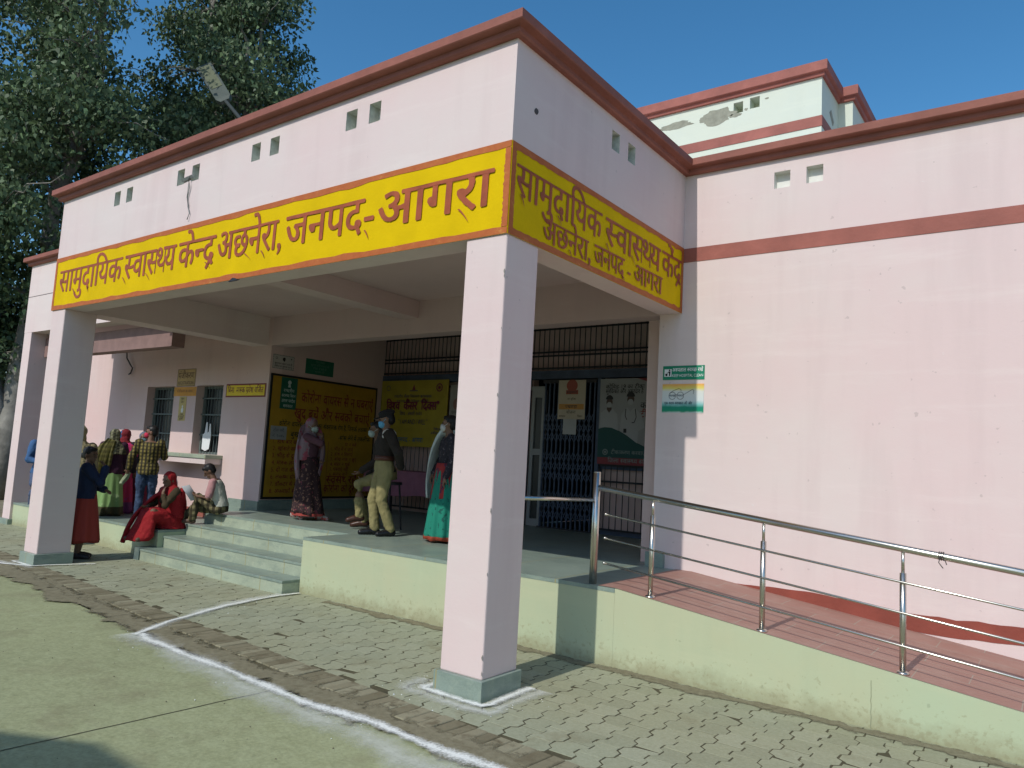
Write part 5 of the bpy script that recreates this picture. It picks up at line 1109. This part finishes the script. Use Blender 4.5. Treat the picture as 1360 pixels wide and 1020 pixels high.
# 5 boy reading on the steps
p = Figure((-6.66, 2.16, .64), (-.75, -.66), 1.38, 'boy in cream vest and plaid trousers reading a paper on the top step', (.15, .085, .055), look=(-.62, -.78), pitch=40,
           head=(0, .24, .735), neck=(0, .13, .60), chest=(0, .10, .44), waist=(0, .02, .25), pelvis=(0, 0, .13), shL=(.16, .12, .555), shR=(-.16, .12, .555), hipL=(.09, .02, .10), hipR=(-.09, .02, .10), knR=(-.12, .47, .08), anR=(-.15, .86, -.31), toR=(-.16, 1.01, -.35), knL=(.06, .36, .28), anL=(-.02, .46, -.11), toL=(-.04, .61, -.155), elL=(.25, .14, .28), wrL=(.12, .36, .30), haL=(.07, .43, .32), elR=(-.22, .22, .28), wrR=(-.10, .44, .28), haR=(-.05, .50, .30))
p.trousers('trousers', plaid('brown_plaid', (.050, .040, .020), (.20, .17, .085), (.032, .027, .016), 75, 75, (.7, .7)), .016, .05, .024); p.top('shirt', cloth('dusty_pink_shirt', (.42, .22, .22)), .012, 1, .42); mb = MB(); p.torso(mb, .024, 1, 7); soft(mb, 'vest', cloth('cream_vest', (.50, .50, .42)), p.o, .010, 3, .014)
p.hair(HAIR, thick=1.06); p.shoes('sandal', C('brown_sandal', (.10, .06, .04)), .004)
mb = MB(); c = p.w(.0, .47, .36); A, Bv = p.L*.16, (p.U*.6+p.F*.45).normalized()*.17; g = []
for i in range(9):
    t = i/8*2-1; g.append([c+A*t+Bv*v+p.F*(.05*t*t)-p.U*.02*abs(t) for v in (-.7, .75)])
for a, b in zip(g, g[1:]): mb.add([a[0], b[0], b[1], a[1], a[0]+p.F*.002, b[0]+p.F*.002, b[1]+p.F*.002, a[1]+p.F*.002], [(0,1,2,3), (7,6,5,4), (0,4,5,1), (2,6,7,3)])
tag(mb.build('reading_paper', C('pale_blue_white_paper', (.62, .66, .68), .8), None, True), 'white sheet of paper held open by the boy on the steps', 'paper')
# 6 woman in red sari sitting
p = Figure((-7.25, 1.74, .42), (.10, -.99), 1.50, 'woman in bright red sari sitting at the left end of the steps, hand to chin', (.17, .095, .06), look=(.28, -.95), pitch=12,
           head=(.02, .10, .745), neck=(0, .06, .61), chest=(0, .05, .44), waist=(0, .0, .26), pelvis=(0, 0, .13), shL=(.165, .04, .57), shR=(-.165, .04, .57), hipL=(.09, .02, .12), hipR=(-.09, .02, .12), knL=(.10, .36, .26), knR=(-.15, .36, .24), anL=(.08, .42, -.12), anR=(-.16, .44, -.12), toL=(.09, .56, -.16), toR=(-.18, .58, -.16), elL=(.20, .24, .36), wrL=(.09, .22, .54), haL=(.06, .19, .61), elR=(-.22, .14, .36), wrR=(-.13, .32, .32), haR=(-.09, .40, .31))
REDS = print_cloth('red_sari_cloth', (.27, .010, .014), (.36, .03, .025), 30, .62)
p.top('blouse', cloth('dark_green_gold_blouse', (.050, .036, .018)), .012, 1, .9)
mb = MB(); J = p.J
rings(mb, [(p.w(0, -.10, .06), p.L, p.U, .22*p.k, .15*p.k), (p.w(0, .05, .10), p.L, p.U, .235*p.k, .17*p.k), (p.w(-.02, .26, .19), p.L, p.U, .215*p.k, .14*p.k), (p.w(-.02, .40, .20), p.L, p.U, .19*p.k, .12*p.k)])
rings(mb, [(p.w(-.02, .35, .26), p.L, p.F, .18*p.k, .09*p.k), (p.w(-.04, .40, .05), p.L, p.F, .22*p.k, .12*p.k), (p.w(-.06, .44, -.12), p.L, p.F, .26*p.k, .15*p.k), (p.w(-.10, .47, -.19), p.L, p.F, .25*p.k, .15*p.k)])
rings(mb, [(p.w(0, -.02, .16), p.L, p.F, .21*p.k, .20*p.k), (p.w(0, -.02, .02), p.L, p.F, .24*p.k, .23*p.k), (p.w(0, -.02, -.015), p.L, p.F, .25*p.k, .24*p.k)])
soft(mb, 'sari', REDS, p.o, .012, 4, .028, .16)
p.veil('head_cover', REDS, .46, .3, wide=1.08)
p.ribbon('pallu', REDS, [(-.04, .06, .60), (-.16, .16, .48), (-.22, .30, .32), (-.26, .42, .18), (-.31, .50, -.04), (-.34, .54, -.24)], [.12, .16, .18, .20, .22, .20], .018, 4)
p.ribbon('pallu', REDS, [(.08, -.12, .60), (.15, -.10, .42), (.18, -.06, .18), (.185, -.02, .02)], [.20, .22, .24, .22], .024, 4); p.hair(HAIR, thick=.84); p.shoes('sandal', C('brown_sandal', (.10, .06, .04)), .004)
# 7 man in plaid shirt at the back of the queue
p = Figure((-8.50, 2.00, .40), (-.86, .50), 1.50, 'man in yellow and black plaid shirt and jeans with red mask, seen from behind', (.19, .105, .07), look=(-.66, -.75), pitch=4, group=None,
           elL=(.27, -.04, 1.08), wrL=(.31, .06, .86), haL=(.32, .10, .78), elR=(-.25, .08, 1.09), wrR=(-.14, .30, 1.12), haR=(-.10, .38, 1.14), knR=(-.09, .06, .46), anR=(-.10, .06, .075), toR=(-.12, .20, .03))
p.trousers('jeans', print_cloth('blue_denim', (.028, .048, .095), (.045, .075, .14), 6, .5), .010, .05, .03); p.top('shirt', plaid('yellow_black_plaid', (.040, .034, .018), (.22, .175, .05), (.030, .027, .016), 118, 118, (.5, .86)), .018, 0, 1.0, .012, wrinkle=.03); p.mask(cloth('crimson_mask', (.46, .03, .07))); p.hair(HAIR); p.shoes('shoe', C('grey_white_shoe', (.32, .32, .33)))
p.ribbon('handkerchief', cloth('pale_green_cloth', (.36, .42, .26)), [(.30, .12, .80), (.33, .14, .72), (.38, .12, .64), (.40, .10, .60)], [.06, .11, .10, .05], .016, 3)
# 8 woman in green check dupatta
p = Figure((-9.34, 1.84, .40), (-.84, .52), 1.41, 'woman seen from behind in striped head scarf, olive dupatta and pale green skirt', (.19, .105, .07), group=None, elL=(.22, .06, 1.07), wrL=(.18, .22, 1.0), haL=(.15, .28, 1.0), elR=(-.22, .06, 1.07), wrR=(-.18, .22, .98), haR=(-.15, .28, .97))
p.top('kurta', cloth('dark_plum_kurta', (.040, .012, .030)), .022, 0, 1.0, .03)
p.skirt('skirt', bordered('pale_green_skirt', (.20, .33, .12), (.055, .050, .020), .40, .30, (.30, .42, .20), 6), .415, (.16, .13), (.27, .25), folds=9, amp=.12)
STR = plaid('striped_scarf', (.030, .028, .018), (.22, .21, .13), (.10, .10, .05), 90, 130, (.6, .6)); p.veil('head_scarf', STR, .20, .1)
p.ribbon('dupatta', plaid('olive_dupatta', (.095, .088, .020), (.145, .13, .042), (.050, .046, .015), 70, 80, (.5, .8)), [(.03, -.12, 1.44), (.10, -.165, 1.26), (.15, -.175, 1.0), (.19, -.14, .72)], [.16, .26, .30, .26], .02, 4, (1, 0, 0))
p.ribbon('dupatta', bpy.data.materials['olive_dupatta'], [(.13, .0, 1.40), (.23, .02, 1.28), (.27, .0, 1.0), (.28, .0, .74)], [.16, .22, .22, .18], .02, 4); p.hair(HAIR, thick=.84); p.shoes('sandal', C('brown_sandal', (.10, .06, .04)), .004)
# 9 woman in pink, 10 woman in grey scarf
p = Figure((-9.62, 2.16, .40), (-.5, .86), 1.42, 'woman in bright pink shawl and red head scarf standing in front of the plaid man', (.19, .105, .07), group=None)
p.top('kurta', cloth('black_floral_kurta', (.022, .016, .024)), .020, 0, 1.0, .03); p.skirt('skirt', bordered('magenta_skirt', (.36, .022, .085), (.14, .035, .12), .40, .40, (.26, .03, .16), 14), .42, (.16, .13), (.24, .22), folds=10, amp=.12); p.veil('head_scarf', cloth('dark_red_scarf', (.17, .014, .02)), .10, .1)
mb = MB(); rings(mb, [(p.w(0, 0, 1.40), p.L, p.F, .10, .09), (p.w(0, 0, 1.34), p.L, p.F, .20, .13), (p.w(0, 0, 1.22), p.L, p.F, .235, .155), (p.w(0, 0, 1.12), p.L, p.F, .23, .16)]); soft(mb, 'shawl', print_cloth('hot_pink_shawl', (.48, .030, .14), (.42, .10, .05), 4, .58), p.o, .010, 3, .025); p.hair(HAIR, thick=.84); p.shoes('sandal', C('brown_sandal', (.10, .06, .04)), .004)
mb = MB(); mb.ball(p.hd(.05, .03, .01), .06, .085, .095, 14, 9, rot=p.HR); mb.build('blue_scarf_edge', cloth('blue_scarf', (.035, .11, .24)), p.o, True)
p = Figure((-9.72, 2.52, .40), (.72, -.62), 1.40, 'woman in grey head scarf and blue mask facing the camera beside the plaid man', (.19, .105, .07), group=None)
p.top('kurta', cloth('slate_kurta', (.055, .060, .085)), .022, 0, 1.0, .03); p.skirt('skirt', cloth('dark_rose_skirt', (.16, .022, .05)), .42, (.16, .13), (.23, .21), folds=9, amp=.10); p.veil('head_scarf', cloth('blue_grey_scarf', (.13, .155, .20)), .22, .1); p.mask(cloth('blue_green_mask', (.20, .36, .42))); p.hair(HAIR, thick=.84); p.shoes('sandal', C('brown_sandal', (.10, .06, .04)), .004)
# 11 girl in red skirt by the left column
p = Figure((-7.60, .69, .0), (.50, .86), 1.53, 'woman in navy top and long rust-red skirt beside the left column, hand at mouth', (.15, .085, .055), look=(.75, .35), pitch=4,
           elR=(-.20, .20, 1.12), wrR=(-.06, .24, 1.34), haR=(-.03, .19, 1.42), elL=(.21, .06, 1.07), wrL=(.12, .24, 1.00), haL=(.06, .29, .99))
p.top('top', cloth('navy_top', (.012, .022, .055)), .026, 1, 1.0, .02); p.skirt('skirt', bordered('rust_red_skirt', (.27, .040, .030), (.20, .028, .022), .20, .12), .235, (.16, .13), (.27, .25), folds=10, amp=.10); p.hair(HAIR, bun=True, thick=1.06); p.shoes('sandal', C('dark_sandal', (.04, .03, .03)), .006)
# 12 person under a beige shawl behind her, 13 man leaning on the wing pier
p = Figure((-9.02, 1.14, .0), (-.9, .4), 1.84, 'person under a pointed beige shawl, mostly hidden behind the left column', (.17, .095, .06))
p.top('tunic', cloth('beige_tunic', (.30, .25, .14)), .024, 0, 1.0, .05); p.trousers('trousers', cloth('faded_olive_trousers', (.16, .145, .09)), .02, .08); p.veil('shawl', cloth('beige_shawl', (.34, .29, .16)), .55, .3, wide=1.05); p.shoes('shoe', C('dark_sandal', (.04, .03, .03)))
p = Figure((-11.55, 1.70, .02), (.93, -.36), 1.80, 'man in blue denim leaning against the left wing pier with one foot raised', (.17, .095, .06), look=(.95, .3),
           elL=(.23, .06, 1.08), wrL=(.05, .20, 1.08), haL=(-.03, .21, 1.09), elR=(-.22, .08, 1.08), wrR=(-.04, .22, 1.04), haR=(.04, .22, 1.05), knR=(-.10, .24, .55), anR=(-.10, -.10, .32), toR=(-.12, .02, .22))
p.trousers('jeans', cloth('grey_blue_jeans', (.075, .10, .17)), .016, .06); p.top('shirt', cloth('denim_blue_shirt', (.045, .11, .24)), .022, 0, 1.0, .02); p.hair(HAIR); p.shoes('shoe', C('dark_shoe', (.03, .028, .03)))
bpy.data.scenes.remove(TMP)
